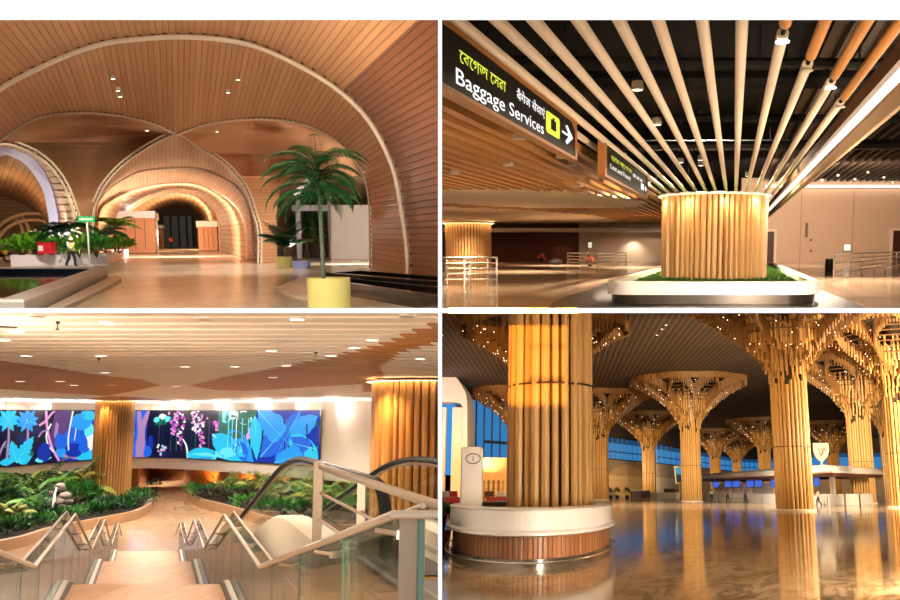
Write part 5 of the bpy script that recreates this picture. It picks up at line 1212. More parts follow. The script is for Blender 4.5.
# ---- upper floor edge with the steel railing and posts on the right
uf = mat('pale_grey_floor', '#c9beb0', .3, var=.06)
slabS(HW+.15, 6, 2.0, 7.3, h-1.46-.35, h-1.46).build('floor_upper', uf, R, **STR)
t = thing('landing_railing', 'brushed steel railing with flat posts beside the escalator head', 'railing', R, S_(1.42, 4, 1.46))
part(MB().tube([S_(1.43, 6.95, .46), S_(1.42, 2.6, .46)], .026, 10), 'handrail', rail_m, R, t)
def plate(o, y_, w_, top): return MB().box(S_(o, y_, Z=h-1.46+top/2)+V((0, 0, 0)), (w_, .025, top))
rail_p = mat('beige_steel_post', '#8f7c68', .4, .4, var=.05); part(plate(1.20, 3.72, .115, 1.0), 'post', rail_p, R, t); part(plate(1.44, 5.55, .055, 1.0), 'post', rail_p, R, t); part(plate(1.41, 6.85, .075, 1.04), 'post', rail_p, R, t)
for k in range(4):
    z = .46+.22*(k+1); part(MB().tube([S_(1.43, 6.9, z), S_(1.42, 5.5, z), S_(1.40, 2.6, z)], .012, 8), 'bar', rail_m, R, t)
for k in range(3):
    z = .62+.26*(k+1); part(MB().tube([S_(1.2, 3.74, z), S_(2.4, 3.74, z)], .012, 8), 'bar', rail_m, R, t)
p = S_(1.36, 6.9, .9)
# ---- escalator
def esc_path(off, z0, ya, yb=9.4, yend=30.0, nose=None):
    P = []
    if nose: # round newel at the head
        r_, zc = nose; P += [S_(off, ya+.55-r_*.6*sin(a)*1.6, z0+r_-r_*cos(a)) for a in frange(PI, 0, 10)]
    else: P.append(S_(off, ya, z0))
    P += [S_(off, ya+1.2, z0), S_(off, yb-1.0, z0)]
    P += [S_(off, yb-1.0+2.2*q, z0+.30*q*q*1.0) for q in frange(.2, 1, 5)]
    y_ = yb+1.2; z = z0+.30
    while y_ < yend and z < h-.5: P.append(S_(off, y_, z)); y_ += 1.0; z += .272
    return P
rub = mat('black_handrail_rubber', '#0d0c0a', .45, spec=.3); stst = mat('satin_beige_cladding', '#cbbda8', .35, .1, var=.08); stdk = mat('dark_step_metal', '#4a4744', .4, .5, var=.2)
t = thing('escalator', 'escalator with glass sides and black handrails going down', 'escalator', R, S_(2.2, 6, 1.46))
for off in (1.63, 2.9):
    hr = esc_path(off, .5, 5.35, nose=(.32, 0)); o = part(MB().tube(hr, .045, 10, flat=.7), 'handrail', rub, R, t)
    i0 = 11; top = hr[i0:]; gl_ = MB(); gl_.grid([[p+V((0, 0, -.03)) for p in top], [V((p.x, p.y, max(p.z-.62, .02))) for p in top]]); nn = [p for p in hr[:i0+1]]
    c = S_(off, 5.95, .82); gl_.add([c]+nn, [(0, k, k+1) for k in range(1, len(nn))])
    part(gl_, 'glass_balustrade', glm, R, t, recalc=False)
    part(MB().tube([p+V((0, 0, -.05)) for p in hr[10:]], .014, 6), 'handrail_track', rail_m, R, t)
    dk = esc_path(off, 1.12, 6.7); w2 = .16
    L = [[p+V((-w2, 0, -1.5)), p+V((-w2, 0, -.03)), p+V((-w2*.6, 0, 0)), p+V((w2*.6, 0, 0)), p+V((w2, 0, -.03)), p+V((w2, 0, -1.5))] for p in dk]
    part(MB().loops(L, 0, cap=True), 'skirt', stst, R, t)
st = esc_path(2.265, 1.42, 7.2)
mb = MB(); mb.grid([[p+V((-.48, 0, 0)) for p in st], [p+V((.48, 0, 0)) for p in st]]); part(mb, 'step_band', stdk, R, t, recalc=False)
L = resamp(st, 60)
for k in range(8, 44):
    p = L[k]; part(MB().box(p+V((0, 0, -.05)), (.94, .42, .16)), 'step', stdk, R, t)
part(slabS(1.8, 2.75, 5.9, 7.3, h-1.455, h-1.445), 'comb_plate', mat('ridged_comb_plate', '#8f8a84', .35, .6), R, t)
part(slabS(1.8, 2.75, 7.15, 7.3, h-1.444, h-1.438), 'comb_edge', mat('yellow_comb_edge', '#c9a13a', .5), R, t)
# spray bottle
p = S_(0, 6.4, 1.46); p = V((R.at(405, 580, 6.4).x, 6.4, h-1.46)); t = thing('spray_bottle', 'white spray bottle with green trigger on escalator floor plate', 'bottle', R, p)
part(MB().lathe([(.05, 0), (.055, .02), (.055, .15), (.02, .2), (.02, .22)], p, 16), 'body', mat('white_plastic', '#eeeeea', .4), R, t)
part(MB().box(p+V((0, 0, .25)), (.05, .04, .06)).box(p+V((-.045, 0, .265)), (.07, .025, .03)).box(p+V((-.03, 0, .225)), (.02, .02, .06)), 'trigger', mat('green_plastic', '#2fae5a', .4), R, t)
t = thing('floor_mat', 'dark round rubber pad on floor under the escalator newel', 'mat', R, (R.at(388, 570, 6.9).x, 6.9, h-1.46)); part(MB().lathe([(.17, 0), (.17, .03), (.12, .04)], (R.at(388, 570, 6.9).x, 6.9, h-1.46), 20, fy=1.8), 'pad', rub, R, t); part(MB().lathe([(.07, .04), (.06, .05)], (R.at(388, 570, 6.9).x, 6.9, h-1.46), 14), 'hub', stdk, R, t)
# ---- light
warm = '#ffeedc'
for px, Y, e in ((20, 28, 1500), (150, 26, 1400), (280, 26, 1700), (150, 42, 2000), (30, 42, 2800), (270, 44, 2600), (190, 52, 1500), (170, 16, 450), (330, 30, 2600), (250, 18, 900)):
    a = R.at(px, 412, Y); lamp('SPOT', R, (a.x, Y, ZS-.08), e, warm, (a.x, Y, 0), .12, spot=150, blend=.6, name='stair_hall_downlight')
for px, Y, e in ((60, 9, 330), (200, 9, 330), (330, 9, 330)):
    a = R.at(px, 330, Y); lamp('SPOT', R, (a.x, Y, ZS-.05), e, warm, (a.x, Y, 0), .1, spot=150, blend=.6, name='stair_downlight')
for px, Y, e, tx, ty in ((262, 5.0, 330, 350, 570), (120, 5.2, 90, 60, 560)):
    a = R.at(px, 330, Y); lamp('SPOT', R, (a.x, Y, ZS-.06), e, warm, R.at(tx, ty, 7.5), .08, spot=110, blend=.7, name='stair_downlight')  # aimed spots added to fill the dark near end of the stairs
lamp('AREA', R, R.at(-150, 640, 2.9), 110, '#ffeeda', R.at(260, 320, 16), 1.0, .6, name='stair_fill')  # unseen fill added out of view to light the near ceiling
for px in (10, 45, 80, 215, 250, 285, 310):
    a = wpt(px, .5, 1.75); lamp('SPOT', R, (a.x, a.y-.6, .75), 420, '#ffb066', (a.x, a.y+.4, 1.7), .05, spot=100, blend=.8, name='wall_uplight')
for px, bk in ((165, 5.0), (171, 8.0)): a = wpt(px, 0, bk); lamp('SPOT', R, (a.x, a.y, 1.66), 420, '#ffe6d0', (a.x, a.y, 0), .05, spot=130, blend=.8, name='passage_lamp')
for px in (20, 150, 260, 340):
    a = wpt(px, ZC-.3, -1.2); lamp('SPOT', R, (a.x, a.y, ZS-.1), 110, '#ffeadb', wpt(px, 4.5), .1, spot=140, blend=1, name='cove_lamp')
for px in (-30, 15, 60, 130, 170, 210, 250, 290, 330, 365):
    a = wpt(px, ZC-.32, -.5); b = wpt(px, ZC+.05, -14); lamp('AREA', R, a, 270, '#ffeedd', b, 5, .12, name='cove_lamp')
lamp('SPOT', R, R.at(-190, 430, 6), 420, '#ffeedd', R.at(200, 322, 9), .2, spot=110, blend=.8, name='stair_fill')  # second added fill for the near ceiling, out of view
lamp('SPOT', R, (c1.x, c1.y-1.55, ZS-.1), 420, '#ffc98a', (c1.x, c1.y-1.2, 0), .05, spot=100, blend=1, name='column_top_lamp')
lamp('SPOT', R, (c2.x-.9, c2.y-1.5, ZS-.1), 320, '#ffc98a', (c2.x-.7, c2.y-1.2, 3), .05, spot=120, blend=1, name='column_top_lamp')
# ================================================================= LOWER RIGHT HALL: tree columns
R = BR; rng = random.Random(31); h = R.h
br_floor = marble('golden_brown_marble', '#c2a680', '#7e6040', '#46331f', (2.4, 7.0), .09, .6, .3, .35, .3, .6, .7)
MB().quad((-60, 6, 0), (160, 6, 0), (160, 380, 0), (-60, 380, 0)).build('floor_check_in_hall', br_floor, R, **STR)
ZT = 17.2
lam = plank('dark_ceiling_lamella', '#4a3a2c', '#62503c', .3, .7, per=1.6, coord='Object', gd=.1, gn=.2)
MB().quad((-90, 6, ZT), (200, 6, ZT), (200, 390, ZT), (-90, 390, ZT)).build('ceiling_check_in_hall', lam, R, **STR)
gold = grain('golden_tube', '#cda15e', '#a67c44', .36, (9, 9, .3), .5); bronze = grain('bronze_batten', '#9a6f3c', '#6e4c26', .45, (6, 6, .5)); dgap = mat('dark_trunk_core', '#3a2610', .7); infil = mat('brown_infill_slat', '#6a4a28', .6, var=.2); bulb = glow('tiny_warm_bulb', '#ffe7b8', 5); basem = mat('white_column_foot', '#d9cdb8', .4)
r0, Z0, RC = 1.27, 9.4, 7.6
def zf(p, sd=0): return Z0+(ZT-.9-Z0)*min(1, max(0, (p-r0)/(RC-r0)))**.5
def vbox(mb, x, y, z0, z1, w, a, m=0, d=None):
    d = d or w; C, S = cos(a)*d/2, sin(a)*d/2; c, s = -sin(a)*w/2, cos(a)*w/2
    q = [(x-C-c, y-S-s), (x+C-c, y+S-s), (x+C+c, y+S+s), (x-C+c, y-S+s)]
    mb.hexa([(a_, b_, z0) for a_, b_ in q], [(a_, b_, z1) for a_, b_ in q], m)
def tree_parts(t, base, seed, room, dots=40, ctop=True, trunk=True):
    g = random.Random(seed); bx, by, _ = base
    if trunk:
        part(MB().lathe([(r0-.12, 0), (r0-.12, Z0+4), (.9, ZT)], base, 40), 'core', dgap, room, t)
        mb = MB(); n = 26
        for k in range(n):
            a = 2*PI*k/n; rr = r0+g.choice((-.06, 0, .05)); tr = .128*g.choice((.85, 1, 1.12)); top = Z0+g.uniform(0, 1.5)
            x, y = bx+rr*cos(a), by+rr*sin(a); mb.lathe([(tr, .02), (tr, top)], (x, y, 0), 8)
        part(mb, 'trunk_tubes', gold, room, t)
        part(MB().lathe([(r0+.32, 0), (r0+.32, .12), (r0+.2, .16)], base, 40), 'foot', basem, room, t)
        part(MB().lathe([(r0+.165, 4.9), (r0+.165, 4.96)], base, 40, cap=False), 'seam', dgap, room, t)
    if not ctop: return
    mb = MB(); ro = r0+.12; j = 0
    while ro < 3.2:
        n = int(2*PI*ro/.36); zb = zf(ro)
        for k in range(n):
            a = 2*PI*(k+.5*(j % 2))/n+g.uniform(-.02, .02); z = max(Z0-.15, zb+g.uniform(-.35, .3)); L = g.uniform(1.8, 2.8)
            rr = ro+g.uniform(-.1, .1); vbox(mb, bx+rr*cos(a), by+rr*sin(a), z, min(z+L, ZT-.05), .15, a)
        ro += .27+.03*j; j += 1
    part(mb, 'hanging_tubes', gold, room, t)
    NP = 9
    for p in range(NP):
        mb = MB(); th = 2*PI*p/NP+.15; prev = None; bd = MB()
        T = frange(0, 1, 22)
        for side in (-1, 1):
            row0, row1 = [], []
            for q in T:
                ro = 1.9+5.9*q; ph = (PI/NP)*1.02*sin(PI*q**.75)*side; a = th+ph; z = zf(ro)
                x, y = bx+ro*cos(a), by+ro*sin(a); vbox(mb, x, y, z-.3+g.uniform(-.12, .05), min(z+1.25, ZT), .15, a)
                row0.append((x, y, z+.12)); row1.append((x, y, min(z+1.25, ZT)))
            mb.grid([row0, row1], 0)
        for q in T[3:-2:2]:
            ro = 1.9+5.9*q; ph = (PI/NP)*.95*sin(PI*q**.75); z = zf(ro)+.75
            if ph*ro < .15: continue
            A, B = (bx+ro*cos(th-ph), by+ro*sin(th-ph)), (bx+ro*cos(th+ph), by+ro*sin(th+ph)); L = math.hypot(B[0]-A[0], B[1]-A[1])
            mb.box(((A[0]+B[0])/2, (A[1]+B[1])/2, z), (L, .22, .07), th+PI/2, 1)
        part(mb, 'petal', [bronze, infil], room, t, recalc=False)
    mb = MB(); row0, row1 = [], []
    for k in range(NP*14+1):
        a = 2*PI*k/(NP*14); ro = RC+.25+.55*abs(cos(NP*(a-.15)/2)); x, y = bx+ro*cos(a), by+ro*sin(a)
        row0.append((x, y, ZT-.75)); row1.append((x, y, ZT)); vbox(mb, x, y, ZT-.9, ZT, .14, a)
    mb.grid([row0, row1], 0); part(mb, 'rim', bronze, room, t, recalc=False)
    mb = MB()
    for k in range(dots):
        a = g.uniform(0, 2*PI); ro = g.uniform(2.5, RC); mb.ball((bx+ro*cos(a), by+ro*sin(a), zf(ro)-.05), .045, 0, 5, 4)
    if dots: part(mb, 'bulbs', bulb, room, t, kind='stuff', label='tiny warm bulbs dotted through the crown')
def tree_at(px, Y): p = R.at(px, 490, Y); return V((p.x, p.y, 0))
GT = 'tree columns of the check-in hall'
n0 = tree_at(550.5, 26.5); t = thing('tree_column', 'nearest gold fluted tree column rising out of the white information desk', 'column', R, n0, GT); tree_parts(t, n0, 1, R, 0)
n1 = tree_at(794, 64); t = thing('tree_column', 'big tree column with flaring crown in front of the check-in island', 'column', R, n1, GT); tree_parts(t, n1, 2, R, 60)
n2 = tree_at(692, 114); t2 = thing('tree_column', 'tree column beside the tilted digital display, left of the check-in island', 'column', R, n2, GT); tree_parts(t2, n2, 3, R, 60)
n3 = tree_at(542, 75); t = thing('tree_column', 'dotted crown showing on both sides of the nearest gold column', 'column', R, n3, GT); tree_parts(t, n3, 5, R, 150)
def more(px, Y, rz, lab): return dup(t2, R, tree_at(px, Y), rz, 1, lab)
more(519, 128, .5, 'smaller far crown seen just left of the nearest gold column')
more(649.5, 168, .2, 'slim distant tree column in front of the pale wall with the sun patch')
more(863, 98, .4, 'tree column rising behind the right end of the check-in island')
more(893.5, 124, .1, 'tree column at the far right edge beyond the check-in island')
more(766, 182, .3, 'distant tree column half hidden just left of the big flaring one')
more(716, 215, .6, 'small distant tree column before the blue window, right of the tilted display column')
more(738, 250, .2, 'smallest tree crown far back above the check-in island roof')
more(835, 190, .25, 'distant crown peeking out behind the shield emblem sign')
more(905, 75, .7, 'large crown cut by the right edge above the far columns')
more(600, 132, .9, 'distant tree crown hanging just right of the nearest gold column')
# ---- walls and glazing
skyb = glow('evening_blue_glazing', '#3f9ae6', .62); skyd = glow('dim_blue_glazing', '#2a6aa6', .4); mull = mat('dark_blue_mullion', '#2c3c4c', .4)
wallbr = mat('beige_grey_back_wall', '#b8a488', .5, var=.05); wallhi = mat('cream_lower_wall', '#d8c8a8', .5, var=.04); topw = mat('dark_upper_wall', '#4a4038', .6)
wl = [(480, 150), (560, 158), (600, 165), (650, 190), (700, 235), (740, 290), (765, 300), (800, 250), (1100, 230)]
def bw(px, Z, k=0): d = interp(wl, px)+k; p = R.at(px, 490, d); return V((p.x, p.y, Z))
bx_ = frange(500, 1100, 60)
for nm, z0, z1, m in (('wall_back_low', 0, 4.6, wallhi), ('wall_back_mid', 4.6, 8.0, wallbr), ('wall_back_top', 12.6, ZT, topw)):
    MB().grid([[bw(x, z0) for x in bx_], [bw(x, z1) for x in bx_]]).build(nm, m, R, recalc=False, **STR)
mb = MB(); bb = frange(505, 800, 60)
for x in bb:
    p = bw(x, 10.3, -.2); mb.box(p, (.14, .3, 4.6))
for z in (8.0, 9.6, 12.6): mb.tube([bw(x, z, -.2) for x in bb], .12, 4)
o = mb.build('window_4', mull, R, **STR)
MB().grid([[bw(x, 8.0) for x in bx_], [bw(x, 11.4) for x in bx_]]).build('pane', skyb, R, o, base=(0, 0, 0), recalc=False)
MB().grid([[bw(x, 11.4) for x in bx_], [bw(x, 12.6) for x in bx_]]).build('upper_pane', skyd, R, o, base=(0, 0, 0), recalc=False)
# left glazed side of the hall
whb = mat('white_bulkhead', '#d8d2cc', .5, var=.03)
a, b = tree_at(440, 120), tree_at(512, 150)
o = MB().quad(R.at(462, 462, 130), R.at(520, 462, 150), R.at(520, 400, 150), R.at(462, 400, 130)).build('window_5', skyb, R, **STR)
m = MB()
for x in (468, 476, 484, 492, 500): m.box(R.at(x, 432, 128+ (x-462)*.33), (.25, .25, 10.5))
m.build('mullion', mull, R, o, base=(0, 0, 0))
m = MB(); m.hexa([R.at(484, 443, 125), R.at(512, 445, 140), R.at(512, 445, 142), R.at(484, 443, 127)], [R.at(484, 440, 125), R.at(512, 442, 140), R.at(512, 442, 142), R.at(484, 440, 127)]); m.build('beam_blue_glazing', mull, R, **STR)
pts = [(430, 370), (442, 370), (455, 376), (463, 388), (467, 402), (467, 462)]
mb = MB(); up = [R.at(x, y, 112) for x, y in curve(pts, 16)]; mb.grid([up, [p+V((0, 10, 0)) for p in up]]); dn = [R.at(x, y, 112) for x, y in curve([(430, 402), (442, 402), (452, 402), (460, 403), (463, 410), (463, 462)], 16)]; mb.grid([up, dn]); mb.grid([dn, [p+V((0, 10, 0)) for p in dn]])
mb.build('trim_white_bulkhead', whb, R, recalc=False, **STR)
MB().quad(R.at(440, 400, 116), R.at(456, 400, 116), R.at(456, 475, 116), R.at(440, 475, 116)).build('window_6', glow('bright_blue_glazing', '#3aa0f0', .8), R, **STR)
for x0, x1 in ((441, 444.5), (451, 463)):
    p, q = R.at(x0, 490, 113), R.at(x1, 490, 113); MB().box(((p.x+q.x)/2, 113, 6.5), (q.x-p.x, 1.2, 13)).build('wall_white_pier', whb, R, **STR)
p, q = R.at(420, 490, 90), R.at(512, 490, 90)
MB().hexa([(p.x, 118, 0), (q.x+1, 118, 0), (q.x+1, 119, 0), (p.x, 119, 0)], [(p.x, 118, 6.2), (q.x+1, 118, 6.2), (q.x+1, 119, 6.2), (p.x, 119, 6.2)]).build('wall_shop', mat('warm_shop_wall', '#d9b27a', .5, var=.08), R, **STR)
redm = mat('red_seat_fabric', '#b02a30', .6, var=.1); dkw = grain('dark_shop_wood', '#6a4426', '#4c2e18', .5)
for i, (px, Y, w_, lab) in enumerate(((453, 62, 1.7, 'red low bench at the shop edge left of the white info pylon'), (496, 64, 1.6, 'red low bench between the info pylon and the gold column'))):
    p = tree_at(px, Y); t = thing('red_bench', lab, 'bench', R, p, 'red benches'); part(MB().bbox(p+V((0, 0, .42)), (w_, .8, .22), .05), 'seat', redm, R, t); part(MB().bbox(p+V((0, .35, .75)), (w_, .16, .6), .04), 'backrest', redm, R, t)
    for s in (-1, 1): part(MB().box(p+V((s*w_*.4, 0, .16)), (.08, .7, .32)), 'leg', dkf, R, t)
for i, (px, Y, lab) in enumerate(((445, 70, 'dark display table at the shop, against the left edge'), (453, 74, 'dark display table left of the white info pylon'), (489, 74, 'dark display table just right of the info pylon'), (501, 78, 'dark display table nearest the gold column'))):
    p = tree_at(px, Y); t = thing('display_table', lab, 'table', R, p, 'shop display tables'); part(MB().bbox(p+V((0, 0, .95)), (1.0, .8, .08), .02), 'top', dkw, R, t)
    for sx in (-1, 1): part(MB().box(p+V((sx*.42, 0, .46)), (.07, .7, .92)), 'leg', dkf, R, t)
    part(MB().bbox(p+V((0, .2, 1.25)), (.8, .2, .5), .03), 'display_stand', [whb, redm, dkw, whb][i], R, t)
for i, px in enumerate((486, 491, 496, 501)):
    p = tree_at(px, 84); t = thing('shop_shelf', 'tall shop shelf with lit goods behind the info pylon', 'shelf', R, p, 'lit shop shelves'); m = MB()
    part(MB().box(p+V((-.2, 0, 1.3)), (.05, .5, 2.6)), 'side_panel', dkw, R, t); part(MB().box(p+V((.2, 0, 1.3)), (.05, .5, 2.6)), 'side_panel', dkw, R, t)
    for k in range(4): part(MB().box(p+V((0, 0, .4+.65*k)), (.36, .5, .04)), 'shelf_board', dkw, R, t)
# potted plant at the left edge
p = R.fl(443, 546); t = thing('plant_pot', 'brown square pot at left edge beside the information desk', 'pot', R, p); s_ = .2
part(MB().loops([[(p.x+a*s_*k, p.y+b*s_*k, z) for a, b in ((-1, -1), (1, -1), (1, 1), (-1, 1))] for k, z in ((.8, 0), (1.05, .46), (.9, .46), (.88, .4))], 0, cap=True), 'pot', mat('brown_pot', '#7a4a26', .5), R, t); part(MB().box(p+V((0, 0, .42)), (.34, .34, .03)), 'soil', soil, R, t)
bush('potted_shrub', 'leafy green shrub growing in the brown square pot', 'shrub', R, p+V((0, 0, .44)), (.36, .36, .75), 150, .22, .11, lf_green, None, 61)
# ---- information desk
yc = 25.6; pc = tree_at(534, yc); ax, ay = 2.36, 8.2
def oval(k, z, n=64, dx=0): return [(pc.x+dx+(ax+k)*cos(2*PI*j/n), yc+(ay+k*3)*sin(2*PI*j/n), z) for j in range(n)]
t = thing('information_desk', 'oval white information desk with wood slat base around the nearest column', 'desk', R, (pc.x, yc, 0))
deskw = mat('white_desk_surface', '#cfcbc6', .3, var=.02); slatd = plank('desk_wood_slats', '#8a5230', '#b07a4c', .12, .4, gd=.15, tone=.6)
part(MB().loops([oval(0, .62), oval(.10, .66), oval(.10, .72), oval(.02, .76), oval(.0, 1.16), oval(.03, 1.2), oval(-.35, 1.22), oval(-.37, 1.16)], 0), 'counter', deskw, R, t)
nn = 96; mb = MB(); u = [k*1.4 for k in range(nn+1)]
rows_ = [[(pc.x+(ax-.06)*cos(2*PI*j/nn), yc+(ay-.2)*sin(2*PI*j/nn), z) for j in range(nn+1)] for z in (.16, .63)]; mb.grid(rows_, 0, u, [0, 1]); part(mb, 'slat_base', slatd, R, t, recalc=False)
part(MB().loops([oval(-.02, 0), oval(-.02, .16), oval(-.3, .17)], 0), 'plinth', mat('brushed_plinth_steel', '#8f8a82', .2, .85, var=.1), R, t)
part(MB().tube(oval(.12, .12)+oval(.12, .12)[:1], .022, 6), 'foot_rail', mat('chrome_foot_rail', '#b8b4ae', .15, .95, var=.03), R, t)
for k in range(10):
    a = -PI*(k+.5)/10; part(MB().tube([(pc.x+(ax-.02)*cos(a), yc+(ay-.05)*sin(a), .12), (pc.x+(ax+.12)*cos(a), yc+(ay+.36)*sin(a), .12)], .015, 5), 'rail_bracket', mat('chrome_foot_rail', '#b8b4ae', .15, .95), R, t)
# info pylon
p = tree_at(471.5, 22.6); t = thing('info_pylon', 'white upright pylon with a circled i symbol on the desk', 'sign', R, p+V((0, 0, .2)))
zt2 = R.at(471, 447, 22.6).z; part(MB().bbox(p+V((0, 0, (zt2+.2)/2)), (.60, .3, zt2-.2), .05), 'panel', mat('white_pylon', '#d6d0ca', .4, var=.02), R, t)
zc = R.at(473, 458.5, 22.4).z; cxp = R.at(473, 458, 22.4).x; yk = p.y-.152; rk_ = mat('grey_symbol', '#77706a', .4)
m = MB(); m.tube([(cxp+.2*cos(a), yk, zc+.135*sin(a)) for a in frange(0, 2*PI, 32)], .016, 6); part(m, 'symbol_ring', rk_, R, t)
part(MB().box((cxp, yk, zc-.02), (.03, .012, .1)), 'symbol_stem', rk_, R, t); part(MB().ball((cxp, yk, zc+.065), (.02, .01, .02), 0, 8, 6), 'symbol_dot', rk_, R, t)
# ---- check-in island
A, B, C_ = R.fl(706, 500), R.fl(829, 506), R.fl(874, 504.2); D_ = A+(C_-B)
t = thing('check_in_island', 'long white check-in island with overhanging roof behind the big column', 'counter', R, B)
AB = (A-B); u1 = AB.normalized(); u2 = (C_-B).normalized(); ctr = (A+B+C_+D_)/4
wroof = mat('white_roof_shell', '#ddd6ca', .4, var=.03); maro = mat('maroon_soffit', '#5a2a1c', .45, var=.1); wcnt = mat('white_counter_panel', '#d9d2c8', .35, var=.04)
def ring4(k, z): return [(V((p.x, p.y, 0))+(V((p.x, p.y, 0))-V((ctr.x, ctr.y, 0))).normalized()*k+V((0, 0, z))) for p in (B, C_, D_, A)]
def cor(o1, o2, z): # offset quad, metres outward along each side
    return [B-u1*o1-u2*o2+V((0, 0, z)), C_-u1*o1+u2*o2+V((0, 0, z)), D_+u1*o1+u2*o2+V((0, 0, z)), A+u1*o1-u2*o2+V((0, 0, z))]
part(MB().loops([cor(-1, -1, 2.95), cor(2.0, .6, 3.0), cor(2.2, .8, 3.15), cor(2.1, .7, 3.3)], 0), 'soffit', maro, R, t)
part(MB().loops([cor(2.2, .8, 3.3), cor(2.3, .9, 3.45), cor(1.9, .6, 3.9), cor(-2, -1.2, 4.25)], 0, cap=True), 'roof', wroof, R, t)
def along(P, Q, f0, f1, dep, z0, z1, inn):
    a, b = P.lerp(Q, f0), P.lerp(Q, f1); i_ = inn*dep
    return MB().hexa([a+V((0, 0, z0)), b+V((0, 0, z0)), b+i_+V((0, 0, z0)), a+i_+V((0, 0, z0))], [a+V((0, 0, z1)), b+V((0, 0, z1)), b+i_+V((0, 0, z1)), a+i_+V((0, 0, z1))])
for k in range(7): part(along(A, B, k/7+.012, (k+1)/7-.012, 1.0, 0, 1.12, u2), 'counter_unit', wcnt, R, t)
for k in range(3): part(along(B, C_, k/3+.02, (k+1)/3-.02, 2.0, 0, 1.18, u1), 'counter_unit', wcnt, R, t)
part(along(A+u2*3.2, B+u2*3.2, 0.0, .78, .4, 0, 2.6, u2), 'back_panel', wcnt, R, t)
for f in (.02, .2, .4, .6, .8, .97): part(along(A+u2*2.2, B+u2*2.2, f, f+.02, .5, 0, 3.0, u2), 'pier', wcnt, R, t)
scrb = glow('blue_screen_glow', '#3f66d8', 1.0)
for px, w_ in ((716, 2.0), (729, 2.0), (737, 2.0), (751, 1.9), (759.5, 1.9), (775, 1.5), (818, 1.2)):
    f = None
    best = min((abs(pxb-px), q) for q in frange(0, 1, 300) for pxb in [(lambda v: PX+FPX*v.x/v.y)(R.w(A.lerp(B, q)+u2*1.2)-CAM)])[1]
    c = A.lerp(B, best)+u2*1.2
    fz = part(MB().box(c+V((0, 0, 2.45)), (w_*.5*1.15, .12, .95)), 'screen_frame', mat('dark_screen_frame', '#20242c', .4), R, t)
    sub(MB().box(c+V((0, -.08, 2.45)), (w_*.5, .03, .8)), 'screen_face', scrb, R, fz, t)
    part(MB().tube([c+V((0, 0, 2.9)), c+V((0, 0, 3.0))], .04, 6), 'screen_hanger', dkf, R, t)
for i, (f, dz) in enumerate(((.12, 0), (.3, 0), (.47, 0), (.9, 0), (.97, 0))):
    p = A.lerp(B, f)-u2*1.2; pp = (p.x, p.y, 0); person(['traveller far along the check-in counter, near its left end', 'traveller in dark clothes at the check-in counter left of the big column', 'traveller at the middle of the check-in counter by the blue screens', 'traveller in maroon at the counter just right of the big column', 'traveller in pale shirt by the corner of the check-in counter'][i], R, pp, rad(180+20*i), walk, 1.7, [whs, mat('grey_shirt', '#6a6660', .7), mat('blue_shirt', '#3a4a78', .7), mat('maroon_shirt', '#6a2030', .7), mat('beige_shirt', '#b8a48a', .7)][i], None, navy, None, 'travellers at the counter')
q = R.at(822, 464, 88); q.z = 4.0; t = thing('emblem_sign', 'white shield-shaped emblem sign on a stem above the island roof', 'sign', R, q)
zt3 = R.at(822, 443, 88).z; w_ = .82; sh = [(-w_, zt3), (w_, zt3), (w_, zt3-.9), (w_*.75, zt3-1.5), (.12, zt3-2.0), (-.12, zt3-2.0), (-w_*.75, zt3-1.5), (-w_, zt3-.9)]
part(MB().loops([[(q.x+a, 87.9, z) for a, z in sh], [(q.x+a, 88.2, z) for a, z in sh]], 0, cap=True), 'shield', mat('cream_shield', '#b5a88e', .4), R, t)
part(MB().tube([(q.x, 88.05, 3.9), (q.x, 88.05, zt3-1.9)], .12, 8), 'stem', mat('cream_shield', '#b5a88e', .4), R, t)
m = MB()
for pa in ([(-.35, -.55), (-.1, -1.4)], [(-.1, -1.4), (.3, -.5)], [(-.05, -.5), (.15, -1.1)], [(.3, -.5), (.45, -.9)]): m.tube([(q.x+a, 87.88, zt3+z) for a, z in pa], .05, 5)
part(m, 'emblem', mat('brown_emblem', '#8a6a44', .4), R, t)
# digital display on a stand beside the second tree
p = R.fl(680, 501.5); t = thing('digital_display', 'tilted digital display on pole left of the second tree column', 'display', R, p)
zt4 = R.at(680, 484, p.y).z; part(MB().tube([p, p+V((0, 0, zt4+.1))], .06, 8), 'pole', mat('grey_pole', '#b0a898', .4), R, t); part(MB().lathe([(.5, 0), (.5, .05), (.1, .08)], p, 16), 'base', dkf, R, t)
c = R.at(679.5, 475, p.y); f = part(MB().hexa([c+V((-.6, -.1, -1.2)), c+V((.62, 0, -1.15)), c+V((.62, .15, -1.15)), c+V((-.6, .05, -1.2))], [c+V((-.8, -.1, 1.25)), c+V((.75, 0, 1.3)), c+V((.75, .15, 1.3)), c+V((-.8, .05, 1.25))]), 'frame', mat('gold_display_frame', '#c9a860', .4), R, t)
sub(MB().quad(c+V((-.48, -.13, -1.05)), c+V((.52, -.05, -1.0)), c+V((.62, -.05, 1.12)), c+V((-.65, -.13, 1.08))), 'screen', glow('display_teal_glow', '#3f9fc8', .8), R, f, t); sub(MB().quad(c+V((-.48, -.14, -1.05)), c+V((.52, -.06, -1.0)), c+V((.55, -.06, -.1)), c+V((-.5, -.14, .2))), 'screen_picture', glow('display_dark_glow', '#23404a', .6), R, f, t)
